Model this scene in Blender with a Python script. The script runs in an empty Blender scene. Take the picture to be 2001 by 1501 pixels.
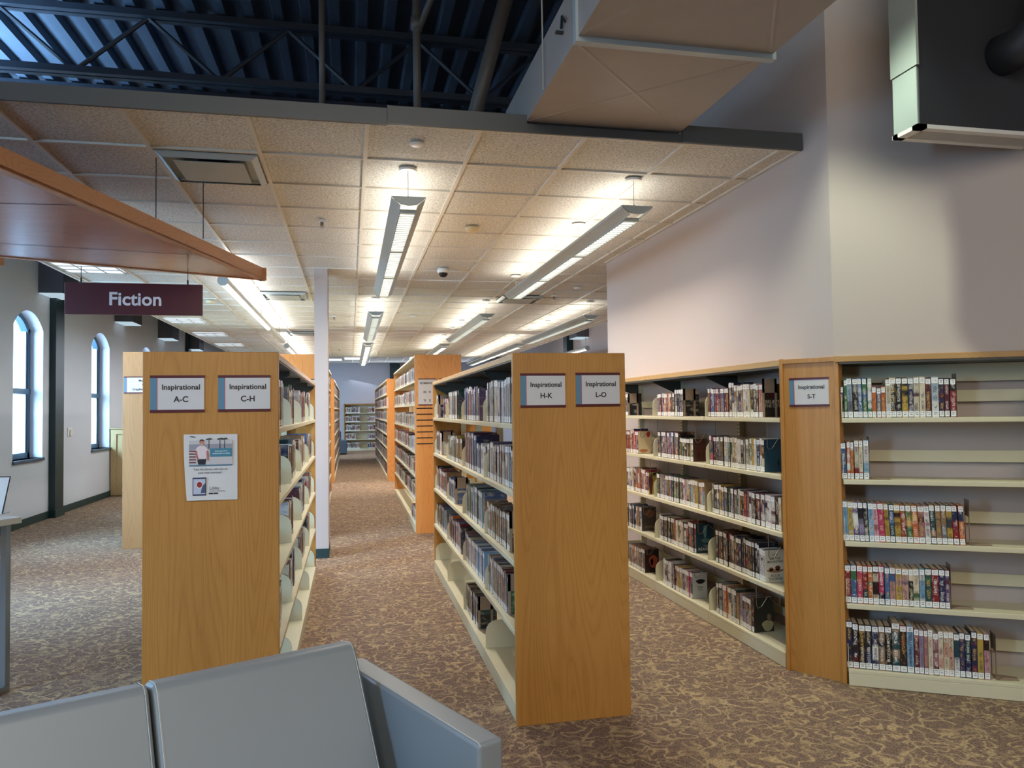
import bpy, math, random, json
from mathutils import Vector, Matrix
from math import sin, cos, pi, radians, sqrt
S = bpy.context.scene
C = S.collection
random.seed(11)
# ---------------------------------------------------------------- camera
H = 1.55
F_PX, YAW, PITCH, ROLL = 1477.58, .210817, .0331835, -.0131941
fw = Vector((sin(YAW)*cos(PITCH), cos(YAW)*cos(PITCH), sin(PITCH)))
rt = Vector((cos(YAW), -sin(YAW), 0)); up = rt.cross(fw)
r2 = cos(ROLL)*rt + sin(ROLL)*up; u2 = -sin(ROLL)*rt + cos(ROLL)*up
cam_d = bpy.data.cameras.new('camera'); cam = bpy.data.objects.new('camera', cam_d); C.objects.link(cam)
cam_d.sensor_width = 36; cam_d.lens = F_PX/2001*36; cam_d.clip_start = .05; cam_d.clip_end = 200
m = Matrix((r2, u2, -fw)).transposed().to_4x4(); m.translation = Vector((0, 0, H)); cam.matrix_world = m
S.camera = cam
def project(p):
    d = Vector(p) - Vector((0, 0, H)); z = d.dot(fw)
    if z < .05: return None
    return 1000.5 + F_PX*d.dot(r2)/z, 750.5 - F_PX*d.dot(u2)/z, z
# ---------------------------------------------------------------- view, world, lights
S.view_settings.view_transform = 'Standard'; S.view_settings.look = 'None'
S.view_settings.gamma = 1; S.view_settings.use_curve_mapping = False
S.view_settings.exposure = 0.68
S.cycles.use_denoising = True
S.cycles.max_bounces = 6; S.cycles.diffuse_bounces = 4; S.cycles.glossy_bounces = 3; S.cycles.transmission_bounces = 4
S.cycles.sample_clamp_indirect = 4; S.cycles.caustics_reflective = False; S.cycles.caustics_refractive = False
W = bpy.data.worlds.new('sky'); S.world = W; W.use_nodes = True
bg = W.node_tree.nodes['Background']; bg.inputs[0].default_value = (.62, .84, 1, 1); bg.inputs[1].default_value = 1.6
WARM = (1, .92, .80); DAY = (.36, .66, 1); COOLW = (.86, 1, .9)
def area(name, loc, size, power, color, target=None, direction=None, spread=pi):
    l = bpy.data.lights.new(name, 'AREA'); l.shape = 'RECTANGLE'; l.size, l.size_y = size
    l.energy = power; l.color = color; l.spread = spread
    o = bpy.data.objects.new(name, l); C.objects.link(o); o.location = loc
    d = Vector(direction) if direction else Vector(target) - Vector(loc)
    o.rotation_euler = d.to_track_quat('-Z', 'Y').to_euler(); return o
# daylight that comes in through the arched windows along the left wall, the unseen windows assumed
for yc, pw in ((-.76, 300), (2.41, 550), (5.58, 1200), (8.75, 1150), (11.91, 700), (15.08, 460), (18.25, 420), (21.42, 420), (24.59, 500), (27.76, 500)):
    area('window_daylight', (-6.3, yc-1.5, 2.5), (1.8, 2.2), pw, DAY, target=(-4.5, yc, 1.75))
area('deck_fill_light', (-4.3, 8.5, 3.9), (6.0, .5), 420, DAY, direction=(.25, .05, 1), spread=radians(105))  # added unseen area light that brightens the left roof deck; no window there
area('rear_fill_light', (2.5, 30.3, 2.9), (5, .5), 60, (.7, .82, 1), direction=(-.1, -1, -.5))  # added light before the windowless back wall, brightens the far zone
# unseen area lights added behind and above the camera to brighten the foreground
area('foreground_fill_light', (.3, -1.6, 3.7), (3.6, 3.0), 125, (1, .94, .84), direction=(0, .5, -1))
area('foreground_fill_light', (3.4, -.6, 3.35), (2.6, 2.2), 24, (1, .93, .82), direction=(0, .2, -1))
sp = bpy.data.lights.new('assumed_spotlight', 'SPOT'); sp.energy = 120; sp.color = (.9, 1, .78); sp.spot_size = radians(88); sp.spot_blend = .45; sp.shadow_soft_size = .06  # assumed lamp out of view, inferred from the bright patch on the walls
so = bpy.data.objects.new('assumed_spotlight', sp); C.objects.link(so); so.location = (2.02, 3.02, 4.1)
so.rotation_euler = (Vector((2.02, 3.03, 0)) - so.location).to_track_quat('-Z', 'Y').to_euler()

# ---------------------------------------------------------------- materials
def s2l(c):
    return tuple((x/255/12.92 if x/255 <= .04045 else ((x/255+.055)/1.055)**2.4) for x in c)
class NT:
    def __init__(s, name):
        s.m = bpy.data.materials.new(name); s.m.use_nodes = True; s.t = s.m.node_tree
        s.b = s.t.nodes['Principled BSDF']
    def n(s, kind, **kw):
        x = s.t.nodes.new(kind)
        for k, v in kw.items():
            if k.startswith('i_'):
                key = k[2:]; key = int(key) if key.isdigit() else key.replace('_', ' ')
                s.put(x.inputs[key], v)
            else: setattr(x, k, v)
        return x
    def put(s, inp, v):
        if isinstance(v, bpy.types.NodeSocket): s.t.links.new(v, inp)
        elif isinstance(v, bpy.types.Node): s.t.links.new(v.outputs[0], inp)
        else: inp.default_value = v
    def math(s, op, a, b=0, c=0):
        x = s.n('ShaderNodeMath', operation=op); s.put(x.inputs[0], a); s.put(x.inputs[1], b); s.put(x.inputs[2], c); return x.outputs[0]
    def mix(s, f, a, b, blend='MIX'):
        x = s.n('ShaderNodeMix', data_type='RGBA', blend_type=blend); s.put(x.inputs[0], f); s.put(x.inputs[6], a); s.put(x.inputs[7], b); return x.outputs[2]
    def pos(s, scale=(1, 1, 1), rot=(0, 0, 0)):
        g = s.n('ShaderNodeNewGeometry'); mp = s.n('ShaderNodeMapping'); s.put(mp.inputs[0], g.outputs['Position'])
        mp.inputs['Scale'].default_value = scale; mp.inputs['Rotation'].default_value = rot; return mp.outputs[0]
    def noise(s, vec, scale, detail=2, rough=.5, dist=0):
        x = s.n('ShaderNodeTexNoise'); s.put(x.inputs['Vector'], vec); x.inputs['Scale'].default_value = scale
        x.inputs['Detail'].default_value = detail; x.inputs['Roughness'].default_value = rough; x.inputs['Distortion'].default_value = dist; return x.outputs[0]
    def ramp(s, f, lo, hi):
        x = s.n('ShaderNodeMapRange'); s.put(x.inputs[0], f); x.inputs[1].default_value = lo; x.inputs[2].default_value = hi; return x.outputs[0]
    def bump(s, h, strength=.3, dist=.01):
        x = s.n('ShaderNodeBump'); x.inputs['Strength'].default_value = strength; x.inputs['Distance'].default_value = dist
        s.put(x.inputs['Height'], h); s.put(s.b.inputs['Normal'], x.outputs[0])
    def col(s, v): s.put(s.b.inputs['Base Color'], v)
    def set(s, **kw):
        for k, v in kw.items(): s.put(s.b.inputs[k.replace('_', ' ')], v)
        return s
def rgba(c): return (*s2l(c), 1)
def plain(name, c, rough=.6, metal=0, var=.06, scale=6):
    t = NT(name); n = t.noise(t.pos(), scale, 3)
    c0 = s2l(c); t.col(t.mix(n, (*[x*(1-var) for x in c0], 1), (*[min(1, x*(1+var)) for x in c0], 1)))
    t.set(Roughness=rough, Metallic=metal); return t.m
def emis(name, c, strength):
    t = NT(name); t.col((0.02, .02, .02, 1)); t.put(t.b.inputs['Emission Color'], rgba(c)); t.b.inputs['Emission Strength'].default_value = strength; return t.m
def wood(name, dark, light, axis='z', rough=.38, scale=1.0, knots=False):
    t = NT(name)
    sc = {'z': (5, 5, .42), 'y': (5, .45, 5), 'x': (.45, 5, 5)}[axis]
    v = t.pos(tuple(a*scale for a in sc))
    n1 = t.noise(v, 1.0, 1.2, .4, .2)
    rings = t.math('POWER', t.math('ABSOLUTE', t.math('SINE', t.math('MULTIPLY', n1, 95))), .6)
    sc2 = {'z': (420, 420, 7), 'y': (420, 7, 420), 'x': (7, 420, 420)}[axis]
    fine = t.noise(t.pos(sc2), 1.0, 2, .6)
    sc3 = {'z': (4, 4, .25), 'y': (4, .25, 4), 'x': (.25, 4, 4)}[axis]
    broad = t.noise(t.pos(sc3), 1.0, 2)
    f = t.math('ADD', t.math('MULTIPLY', rings, .20), t.math('ADD', t.math('MULTIPLY', fine, .55), t.math('MULTIPLY', broad, .45)))
    f = t.ramp(f, .25, 1.0)
    t.col(t.mix(f, rgba(dark), rgba(light))); t.set(Roughness=rough)
    t.bump(fine, .08, .002); return t.m
def carpet():
    t = NT('carpet'); v = t.pos()
    yarn = t.noise(v, 135, 1.5, .65); clump = t.noise(v, 60, 1.5, .6)
    jit = t.math('MULTIPLY', t.math('SUBTRACT', yarn, .5), .20)
    def squiggle(vec, scale, mid, w, dist):
        n = t.noise(vec, scale, .4, .3, dist)
        d = t.math('ADD', t.math('ABSOLUTE', t.math('SUBTRACT', n, mid)), jit)
        return t.math('SUBTRACT', 1, t.ramp(d, w*.45, w))
    l1 = squiggle(v, 13, .5, .075, .7)
    l2 = squiggle(t.pos((1, 1, 1), (0, 0, .9)), 16, .47, .07, .8)
    br = t.ramp(t.noise(v, 4.2, 1), .42, .56)
    ln = t.math('MAXIMUM', t.math('MULTIPLY', l1, br), t.math('MULTIPLY', l2, t.math('SUBTRACT', 1, br)))
    f = t.math('ADD', t.math('MULTIPLY', ln, .72), t.math('MULTIPLY', t.ramp(clump, .35, .7), .26))
    c = t.mix(f, rgba((132, 108, 100)), rgba((214, 186, 144)))
    c = t.mix(t.ramp(yarn, .38, .62), t.mix(.42, (0, 0, 0, 1), c), c)
    t.col(c); t.set(Roughness=.95); t.put(t.b.inputs['Specular IOR Level'], .1)
    t.bump(yarn, .6, .004); return t.m
def tile_mat():
    t = NT('acoustic_tile'); v = t.pos((1, 1, 1))
    n = t.noise(v, 75, 3, .6, .6); n3 = t.noise(v, 2.0, 2)
    c = t.mix(t.ramp(n, .36, .6), rgba((176, 174, 166)), rgba((234, 232, 226)))
    t.col(t.mix(t.math('MULTIPLY', n3, .2), c, rgba((204, 200, 190)))); t.set(Roughness=.95); t.bump(n, .5, .006); return t.m
def painted(name, c, var=.03):
    t = NT(name); v = t.pos(); n = t.noise(v, 1.1, 3); f = t.noise(v, 160, 2)
    c0 = s2l(c); t.col(t.mix(n, (*[x*(1-var) for x in c0], 1), (*[min(1, x*(1+var)) for x in c0], 1)))
    t.set(Roughness=.75); t.bump(f, .06, .002); return t.m
def brick():
    t = NT('brick'); b = t.n('ShaderNodeTexBrick'); t.put(b.inputs['Vector'], t.pos((1, 1, 1), (radians(90), 0, 0)))
    b.inputs['Scale'].default_value = 3.0; b.inputs['Color1'].default_value = rgba((176, 120, 96)); b.inputs['Color2'].default_value = rgba((150, 100, 82)); b.inputs['Mortar'].default_value = rgba((205, 200, 190))
    t.col(b.outputs[0]); t.set(Roughness=.9); return t.m
def glass():
    t = NT('window_glass'); tr = t.n('ShaderNodeBsdfTransparent'); gl = t.n('ShaderNodeBsdfGlossy'); gl.inputs['Roughness'].default_value = .02; fr = .05
    mx = t.n('ShaderNodeMixShader'); t.put(mx.inputs[0], fr); t.put(mx.inputs[1], tr); t.put(mx.inputs[2], gl); t.t.links.new(mx.outputs[0], t.t.nodes['Material Output'].inputs[0]); return t.m
def book_mat():
    t = NT('book_cover')
    A = lambda nm: t.n('ShaderNodeAttribute', attribute_name=nm)
    ca, cb, cc = A('ca'), A('cb'), A('cc')
    seed = t.math('MULTIPLY', ca.outputs['Alpha'], 91.7)
    uv = t.n('ShaderNodeUVMap', uv_map='UVMap')
    sx = t.n('ShaderNodeSeparateXYZ'); t.put(sx.inputs[0], uv.outputs[0])
    u, v = sx.outputs[0], sx.outputs[1]
    def n4(su, sv, detail=1.5, off=0):
        cx = t.n('ShaderNodeCombineXYZ'); t.put(cx.inputs[0], t.math('MULTIPLY', u, su)); t.put(cx.inputs[1], t.math('MULTIPLY', v, sv)); t.put(cx.inputs[2], t.math('ADD', seed, off))
        return t.noise(cx.outputs[0], 1.0, detail, .55)
    band = t.ramp(n4(.01, 2.3, 1), .55, .6)
    art = n4(1.1, 5.5, 3, 7)
    c = t.mix(band, ca.outputs['Color'], cb.outputs['Color'])
    c = t.mix(t.math('MULTIPLY', t.ramp(art, .52, .7), .55), c, cb.outputs['Color'])
    c = t.mix(t.math('MULTIPLY', t.ramp(n4(2, 9, 2, 19), .55, .75), .4), c, cc.outputs['Color'])
    # title lettering that cannot be made out
    spine = t.math('LESS_THAN', u, 1.0)
    mid = t.math('LESS_THAN', t.math('ABSOLUTE', t.math('SUBTRACT', u, .5)), .24)
    strokes = t.math('GREATER_THAN', n4(7, 62, 1, 31), .52)
    blocks = t.math('GREATER_THAN', n4(.01, 5.0, .5, 43), .47)
    lim = t.math('MULTIPLY', t.math('GREATER_THAN', v, .2), t.math('LESS_THAN', v, .86))
    tm = t.math('MULTIPLY', t.math('MULTIPLY', spine, mid), t.math('MULTIPLY', t.math('MULTIPLY', strokes, blocks), lim))
    c = t.mix(t.math('MULTIPLY', tm, .8), c, cc.outputs['Color'])
    t.col(c); t.set(Roughness=.28); t.put(t.b.inputs['Coat Weight'], .25); t.put(t.b.inputs['Coat Roughness'], .15); return t.m
def sticker_mat():
    t = NT('sticker_paper')
    uv = t.n('ShaderNodeUVMap', uv_map='UVMap'); sx = t.n('ShaderNodeSeparateXYZ'); t.put(sx.inputs[0], uv.outputs[0])
    u, v = sx.outputs[0], sx.outputs[1]
    rows = t.math('GREATER_THAN', t.math('SINE', t.math('MULTIPLY', v, 19)), .25)
    mu = t.math('LESS_THAN', t.math('ABSOLUTE', t.math('SUBTRACT', u, .5)), .3)
    mv = t.math('LESS_THAN', t.math('ABSOLUTE', t.math('SUBTRACT', v, .5)), .3)
    g = t.n('ShaderNodeNewGeometry')
    k = t.math('GREATER_THAN', t.noise(g.outputs['Position'], 260, 1), .47)
    mk = t.math('MULTIPLY', t.math('MULTIPLY', rows, mu), t.math('MULTIPLY', mv, k))
    t.col(t.mix(t.math('MULTIPLY', mk, .85), rgba((232, 232, 230)), rgba((40, 40, 46)))); t.set(Roughness=.35); return t.m

M = dict(
 carpet=carpet(), tile=tile_mat(), tee=plain('ceiling_tee', (214, 208, 196), .5),
 wall=painted('wall_paint_taupe', (192, 178, 170)), wall_l=painted('wall_paint_lilac', (206, 211, 222)), wall_far=painted('wall_paint_grey', (188, 184, 190)),
 green=plain('dark_green_metal', (24, 46, 50), .4), basebd=plain('dark_green_rubber', (30, 58, 58), .5),
 oak=wood('oak_veneer', (158, 103, 44), (204, 147, 74)), oak_l=wood('light_oak_veneer', (152, 108, 64), (190, 146, 98)),
 oak_o=wood('orange_oak_veneer', (190, 116, 54), (236, 170, 98)), oak_y=wood('oak_edging', (168, 126, 72), (206, 168, 112), 'y'), oak_x=wood('oak_edging_angled', (160, 118, 66), (198, 156, 100), 'x'),
 cherry=wood('reddish_plywood', (140, 82, 60), (184, 116, 86), 'x', .25), pine=wood('pine_board', (150, 100, 66), (196, 142, 100), 'y', .45),
 maple=wood('pale_maple', (166, 142, 98), (200, 176, 130)),
 shelf=plain('putty_enamel', (210, 202, 172), .38), shelf_d=plain('dark_grey_enamel', (66, 66, 62), .45), slot=plain('slot_shadow_black', (18, 18, 18), .8),
 fascia=plain('fascia_metal', (76, 77, 77), .45), duct=plain('galvanised_painted_duct', (158, 148, 140), .45), duct_s=plain('galvanised_steel', (170, 180, 182), .35, .1),
 boxg=plain('box_grey_paint', (46, 48, 54), .5), boxl=plain('box_slate_paint', (84, 88, 100), .5), boxlitside=plain('box_lit_side_paint', (160, 170, 164), .5), deck=plain('dark_blue_deck', (54, 64, 78), .55, 0, .1), steel=plain('dark_steel', (28, 34, 44), .5), pipe=plain('pipe_brown_grey', (84, 76, 70), .5),
 vinyl=plain('grey_blue_vinyl', (132, 140, 146), .42, 0, .03, 3), thread=plain('pale_thread', (205, 210, 208), .7), sofa_leg=plain('sofa_leg_steel', (120, 120, 120), .3, .8),
 white=plain('white_enamel', (226, 224, 218), .4), fix=plain('fixture_grey', (160, 164, 158), .4), cable=plain('black_cable', (25, 25, 25), .5), cable_w=plain('steel_cable', (190, 188, 180), .35, .5),
 burg=plain('burgundy_plastic', (84, 20, 30), .4), signred=plain('burgundy_sign_face', (78, 22, 32), .35), card=plain('sign_card', (206, 202, 200), .5), blue=plain('sign_blue', (86, 128, 152), .5), pinkl=plain('sign_red_line', (190, 70, 80), .5), ink=plain('black_ink', (34, 32, 36), .6), letter=plain('white_letter', (226, 220, 224), .5),
 paper=plain('poster_paper', (214, 210, 206), .55), metal=plain('brushed_metal', (150, 152, 154), .35, .7), lam=plain('pale_laminate', (198, 194, 186), .4),
 brown=plain('brown_bookend_enamel', (150, 128, 108), .45), wire=plain('wire_steel', (150, 146, 136), .3, .7), page=plain('book_pages', (206, 190, 160), .9, 0, .1, 200),
 book=book_mat(), sticker=sticker_mat(), brick=brick(), glass=glass(), slate=plain('slate_upholstery', (62, 78, 92), .6),
 sill=plain('dark_blue_sill', (60, 80, 104), .4), wframe=plain('window_frame_blue', (66, 98, 122), .35), leaf=plain('leaf_green', (90, 120, 60), .7), bark=plain('bark', (84, 66, 50), .9), chrome=plain('chrome', (200, 200, 205), .15, .9), black=plain('black_plastic', (20, 20, 22), .3), beige=plain('beige_plastic', (214, 198, 160), .45),
 lamp=emis('lit_louver', (255, 250, 238), 2.6), lampl=emis('lit_tube', (255, 246, 228), 1.2), troff=emis('lit_troffer', (238, 246, 255), .7), boxlit=emis('lit_box_lens', (205, 232, 246), .45),
 slat=plain('louver_slat', (196, 190, 178), .4))
def flat(c, rough=.6):
    k = 'flat_%d_%d_%d' % c
    if k not in M: M[k] = plain(k.replace('flat', 'print'), c, rough, 0, .02)
    return M[k]
# ---------------------------------------------------------------- mesh helpers
class G:
    def __init__(s): s.v = []; s.f = []; s.mi = []; s.uv = []; s.c = []; s.cur = 0; s.cc = None
    def face(s, idx, uv=None): s.f.append(idx); s.mi.append(s.cur); s.uv.append(uv); s.c.append(s.cc)
    def quad(s, pts, uv=None):
        n = len(s.v); s.v += [tuple(p) for p in pts]; s.face(list(range(n, n+len(pts))), uv); return s
    def hexa(s, p, uvf=None):   # p: 4 bottom ccw + 4 top ccw
        n = len(s.v); s.v += [tuple(q) for q in p]
        for i, q in enumerate(((3, 2, 1, 0), (4, 5, 6, 7), (0, 1, 5, 4), (1, 2, 6, 5), (2, 3, 7, 6), (3, 0, 4, 7))):
            s.face([n+k for k in q], uvf[i] if uvf else None)
        return s
    def box(s, x0, x1, y0, y1, z0, z1):
        return s.hexa([(x0, y0, z0), (x1, y0, z0), (x1, y1, z0), (x0, y1, z0), (x0, y0, z1), (x1, y0, z1), (x1, y1, z1), (x0, y1, z1)])
    def prism(s, poly, fn, a, b):   # poly 2D list, fn(u,v,w)->xyz
        n = len(s.v); k = len(poly)
        s.v += [tuple(fn(u, v, a)) for u, v in poly] + [tuple(fn(u, v, b)) for u, v in poly]
        s.face(list(range(n+k-1, n-1, -1))); s.face(list(range(n+k, n+2*k)))
        for i in range(k): j = (i+1) % k; s.face([n+i, n+j, n+k+j, n+k+i])
        return s
    def tube(s, pts, r, seg=8, cap=True):
        pts = [Vector(p) for p in pts]; n0 = len(s.v); ref = None
        for i, p in enumerate(pts):
            t = (pts[min(i+1, len(pts)-1)] - pts[max(i-1, 0)]).normalized()
            if ref is None: ref = Vector((0, 0, 1)) if abs(t.z) < .9 else Vector((1, 0, 0))
            a = t.cross(ref).normalized(); b = a.cross(t).normalized(); ref = b
            rr = r[i] if isinstance(r, (list, tuple)) else r
            for k in range(seg): q = 2*pi*k/seg; s.v.append(tuple(p + a*cos(q)*rr + b*sin(q)*rr))
        for i in range(len(pts)-1):
            for k in range(seg):
                j = (k+1) % seg; s.face([n0+i*seg+k, n0+i*seg+j, n0+(i+1)*seg+j, n0+(i+1)*seg+k])
        if cap:
            s.face([n0+k for k in range(seg)][::-1]); e = n0+(len(pts)-1)*seg; s.face([e+k for k in range(seg)])
        return s
    def lathe(s, prof, cx, cy, seg=20):
        n0 = len(s.v)
        for r, z in prof:
            for k in range(seg): q = 2*pi*k/seg; s.v.append((cx+r*cos(q), cy+r*sin(q), z))
        for i in range(len(prof)-1):
            for k in range(seg):
                j = (k+1) % seg; s.face([n0+i*seg+k, n0+i*seg+j, n0+(i+1)*seg+j, n0+(i+1)*seg+k])
        s.face([n0+k for k in range(seg)][::-1]); e = n0+(len(prof)-1)*seg; s.face([e+k for k in range(seg)]); return s
WL = {}
def tag(o, label=None, cat=None, group=None, kind=None):
    if label: o['label'] = label
    if cat: o['category'] = cat
    if group: o['group'] = group
    if kind: o['kind'] = kind
    return o
def thing(name, label, cat, loc, group=None):
    o = bpy.data.objects.new(name, None); C.objects.link(o); o.location = loc; o.empty_display_size = .1
    WL[o.name] = Vector(loc); return tag(o, label, cat, group)
def obj(name, g, mats, parent=None, bevel=0, smooth=False, segs=3, book=False, subd=0):
    if not isinstance(mats, (list, tuple)): mats = [mats]
    xs, ys, zs = zip(*g.v)
    c = Vector(((min(xs)+max(xs))/2, (min(ys)+max(ys))/2, min(zs)))
    me = bpy.data.meshes.new(name); me.from_pydata([(x-c.x, y-c.y, z-c.z) for x, y, z in g.v], [], g.f)
    for mm in mats: me.materials.append(mm)
    if len(mats) > 1: me.polygons.foreach_set('material_index', g.mi)
    if smooth: me.polygons.foreach_set('use_smooth', [True]*len(g.f))
    if any(u is not None for u in g.uv):
        L = me.uv_layers.new(name='UVMap'); fl_ = []
        for p, u in zip(me.polygons, g.uv):
            u = u or [(2.5, .5)]*p.loop_total
            for q in u: fl_ += [q[0], q[1]]
        L.data.foreach_set('uv', fl_)
    if any(q is not None for q in g.c):
        for k, nm in enumerate(('ca', 'cb', 'cc')):
            at = me.attributes.new(nm, 'FLOAT_COLOR', 'CORNER'); arr = []
            for p, q in zip(me.polygons, g.c):
                arr += list((q or ((.5, .5, .5, 0),)*3)[k])*p.loop_total
            at.data.foreach_set('color', arr)
    me.validate(clean_customdata=False)
    o = bpy.data.objects.new(name, me); C.objects.link(o)
    pl = WL[parent.name] if parent is not None else Vector((0, 0, 0))
    if parent is not None: o.parent = parent
    o.location = c - pl; WL[o.name] = c.copy()
    if bevel:
        b = o.modifiers.new('bevel', 'BEVEL'); b.width = bevel; b.segments = segs; b.limit_method = 'ANGLE'
        if smooth is False and segs > 1: me.polygons.foreach_set('use_smooth', [True]*len(g.f)); w = o.modifiers.new('wn', 'WEIGHTED_NORMAL')
    if subd:
        b = o.modifiers.new('sub', 'SUBSURF'); b.levels = b.render_levels = subd
    return o
def struct(name, g, mats, parent=None, **k):
    o = obj(name, g, mats, parent, **k)
    if parent is None: o['kind'] = 'structure'
    return o
_tc = {}
def text_geo(body, size, at, ex, ey, depth=.0012, bold=.0, align='CENTER', g=None):
    key = (body, bold, align)
    if key not in _tc:
        cu = bpy.data.curves.new('lettering', 'FONT'); cu.body = body; cu.size = 1; cu.offset = bold; cu.align_x = align; cu.resolution_u = 3
        o = bpy.data.objects.new('lettering', cu); C.objects.link(o)
        bpy.context.view_layer.update()
        dg = bpy.context.evaluated_depsgraph_get(); me = bpy.data.meshes.new_from_object(o.evaluated_get(dg))
        _tc[key] = ([tuple(v.co) for v in me.vertices], [list(p.vertices) for p in me.polygons])
        bpy.data.objects.remove(o); bpy.data.curves.remove(cu); bpy.data.meshes.remove(me)
    vs, fs = _tc[key]; g = g or G(); n = len(g.v); at = Vector(at); ex = Vector(ex); ey = Vector(ey); nz = ex.cross(ey)
    for x, y, z in vs: g.v.append(tuple(at + ex*x*size + ey*y*size + nz*depth))
    for f in fs: g.face([n+i for i in f])
    return g
class Fr:   # shelf frame: s runs left to right along the front, d runs into the case
    def __init__(s, o, ex, ey): s.o = Vector((o[0], o[1])); s.ex = Vector(ex); s.ey = Vector(ey)
    def P(s, a, d, z): p = s.o + s.ex*a + s.ey*d; return (p.x, p.y, z)
    def box(s, g, s0, s1, d0, d1, z0, z1):
        return g.hexa([s.P(s0, d0, z0), s.P(s1, d0, z0), s.P(s1, d1, z0), s.P(s0, d1, z0), s.P(s0, d0, z1), s.P(s1, d0, z1), s.P(s1, d1, z1), s.P(s0, d1, z1)])
X3 = Vector((1, 0, 0)); Y3 = Vector((0, 1, 0)); Z3 = Vector((0, 0, 1))

# ---------------------------------------------------------------- structure
ZC = 3.082; ZR = 5.35
struct('floor', G().quad([(-5.6, -6, 0), (9, -6, 0), (9, 31.2, 0), (-5.6, 31.2, 0)]), M['carpet'])
# suspended tile ceiling
GX = [-2.96 + .0 + .61*k for k in range(13)]
X0g = .097
xs_l = [X0g + .6105*k for k in range(-5, 8)]
ys_l = [4.645 + .61*k for k in range(0, 28)]
g = G(); g.box(-3.0, 2.67, 4.06, 7.6, ZC+.012, ZC+.03); g.box(-3.0, 4.45, 7.6, 21.67, ZC+.012, ZC+.03)
g.box(-3.2, 4.6, 21.67, 30.6, 3.45, 3.47)
struct('ceiling', g, M['tile'])
g = G()
for x in xs_l:
    y0 = 4.06 if x < 2.67 else 7.6
    g.box(x-.012, x+.012, y0, 21.67, ZC, ZC+.0125)
for y in ys_l: g.box(-3.0, 2.67 if y < 7.6 else 4.45, y-.012, y+.012, ZC+.0005, ZC+.0125)
for x in xs_l: g.box(x-.012, x+.012, 21.67, 30.6, 3.438, 3.4505)
for y in [21.7+.61*k for k in range(15)]: g.box(-3.2, 4.6, y-.012, y+.012, 3.4385, 3.4505)
g.box(-3.03, -3.0, 4.06, 21.67, ZC-.001, ZC+.04); g.box(4.45, 4.48, 7.6, 21.67, ZC-.001, ZC+.04)
g.box(-3.03, 2.67, 4.045, 4.06, ZC-.001, ZC+.013); g.box(2.645, 2.668, 4.06, 7.6, ZC-.001, ZC+.012)
g.box(-3.2, 4.6, 21.66, 21.69, ZC, 3.45)
struct('trim_1', g, M['tee'])['label'] = 'white metal grid of the tile ceiling'
g = G(); g.box(-3.6, .2, 4.03, 4.048, ZC-.006, ZC+.083); g.box(.202, .968, 4.03, 4.048, ZC+.0, ZC+.098); g.box(.968, 1.892, 4.03, 4.048, ZC, ZC+.05); g.box(1.892, 2.66, 4.022, 4.048, ZC, ZC+.1)
g.box(2.655, 2.669, 4.03, 4.2, ZC, ZC+.1)
struct('trim_2', g, M['fascia'])
# roof deck with ribs along Y
g = G()
prof = []; x = -6.0
while x < 8.5:
    prof += [(x, ZR), (x+.09, ZR), (x+.11, ZR-.075), (x+.20, ZR-.075), (x+.22, ZR)]; x += .26
n = len(prof)
for yy in (-6, 31): g.v += [(px_, yy, pz) for px_, pz in prof]
for i in range(n-1): g.face([i, i+1, n+i+1, n+i])
struct('ceiling.001', g, M['deck'])
# walls
struct('wall_back', G().box(-4.6, 6.1, 30.6, 30.8, 0, ZR), M['wall_far'])
struct('wall_front', G().box(-5.4, 9, -6.2, -6, 0, ZR), M['wall'])
struct('wall_east', G().box(8.8, 9, -6, 31, 0, ZR), M['wall'])
struct('wall_east_rear', G().box(5.9, 6.1, 7.8, 30.6, 0, ZR), M['wall_far'])
a = radians(-30.5); EX = (cos(a), sin(a)); EY = (-sin(a), cos(a)); AO = (2.676, 3.75)
FS = Fr(AO, EX, EY)                      # angled case frame
cx, cy = 2.67, 3.79
g = G().prism([(2.67, cy), (2.67, 7.6), (5.9, 7.6), (5.9, 7.8), (2.84, 7.8), (2.84, cy+.12)], lambda u, v, w: (u, v, w), 1.82, ZR)
g.box(2.84, 5.9, 7.6, 7.8, 0, 1.82); g.box(2.83, 2.95, 4.08, 7.6, 0, 1.82)
struct('wall_right', g, M['wall'])
g = G(); w2 = Fr((cx, cy), EX, EY); w2.box(g, 0, 6.6, 0, .12, 1.82, ZR); FS.box(g, .02, 6.6, .345, .45, 0, 1.82)
struct('wall_right_angled', g, M['wall'])
# left wall with arched openings
XW = -4.46; WT = .42
wins = [-.76, 2.41, 5.58, 8.75, 11.91, 15.08, 18.25, 21.42, 24.59, 27.76]  # unseen openings are assumed, the row continued to let in daylight
hw, zs, zsp, rise = .505, .93, 2.80, .24
def arch(n=14):   # (dy, z) from left spring over the apex to right spring
    R = (hw*hw + rise*rise)/(2*rise); c = zsp + rise - R; t0 = math.asin(hw/R)
    return [(R*sin(-t0 + 2*t0*i/n), c + R*cos(-t0 + 2*t0*i/n)) for i in range(n+1)]
g = G(); y = -6
fnX = lambda u, v, w: (w, u, v)
for yc in wins:
    g.box(XW-WT, XW, y, yc-hw, 0, ZR); g.box(XW-WT, XW, yc-hw, yc+hw, 0, zs)
    ar = [(yc+dy, z) for dy, z in arch()]
    for i in range(len(ar)-1):
        (ya, za), (yb, zb) = ar[i], ar[i+1]
        g.prism([(ya, za), (yb, zb), (yb, ZR), (ya, ZR)], fnX, XW-WT, XW)
    y = yc+hw
g.box(XW-WT, XW, y, 30.6, 0, ZR)
struct('wall_left', g, M['wall_l'])
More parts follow.
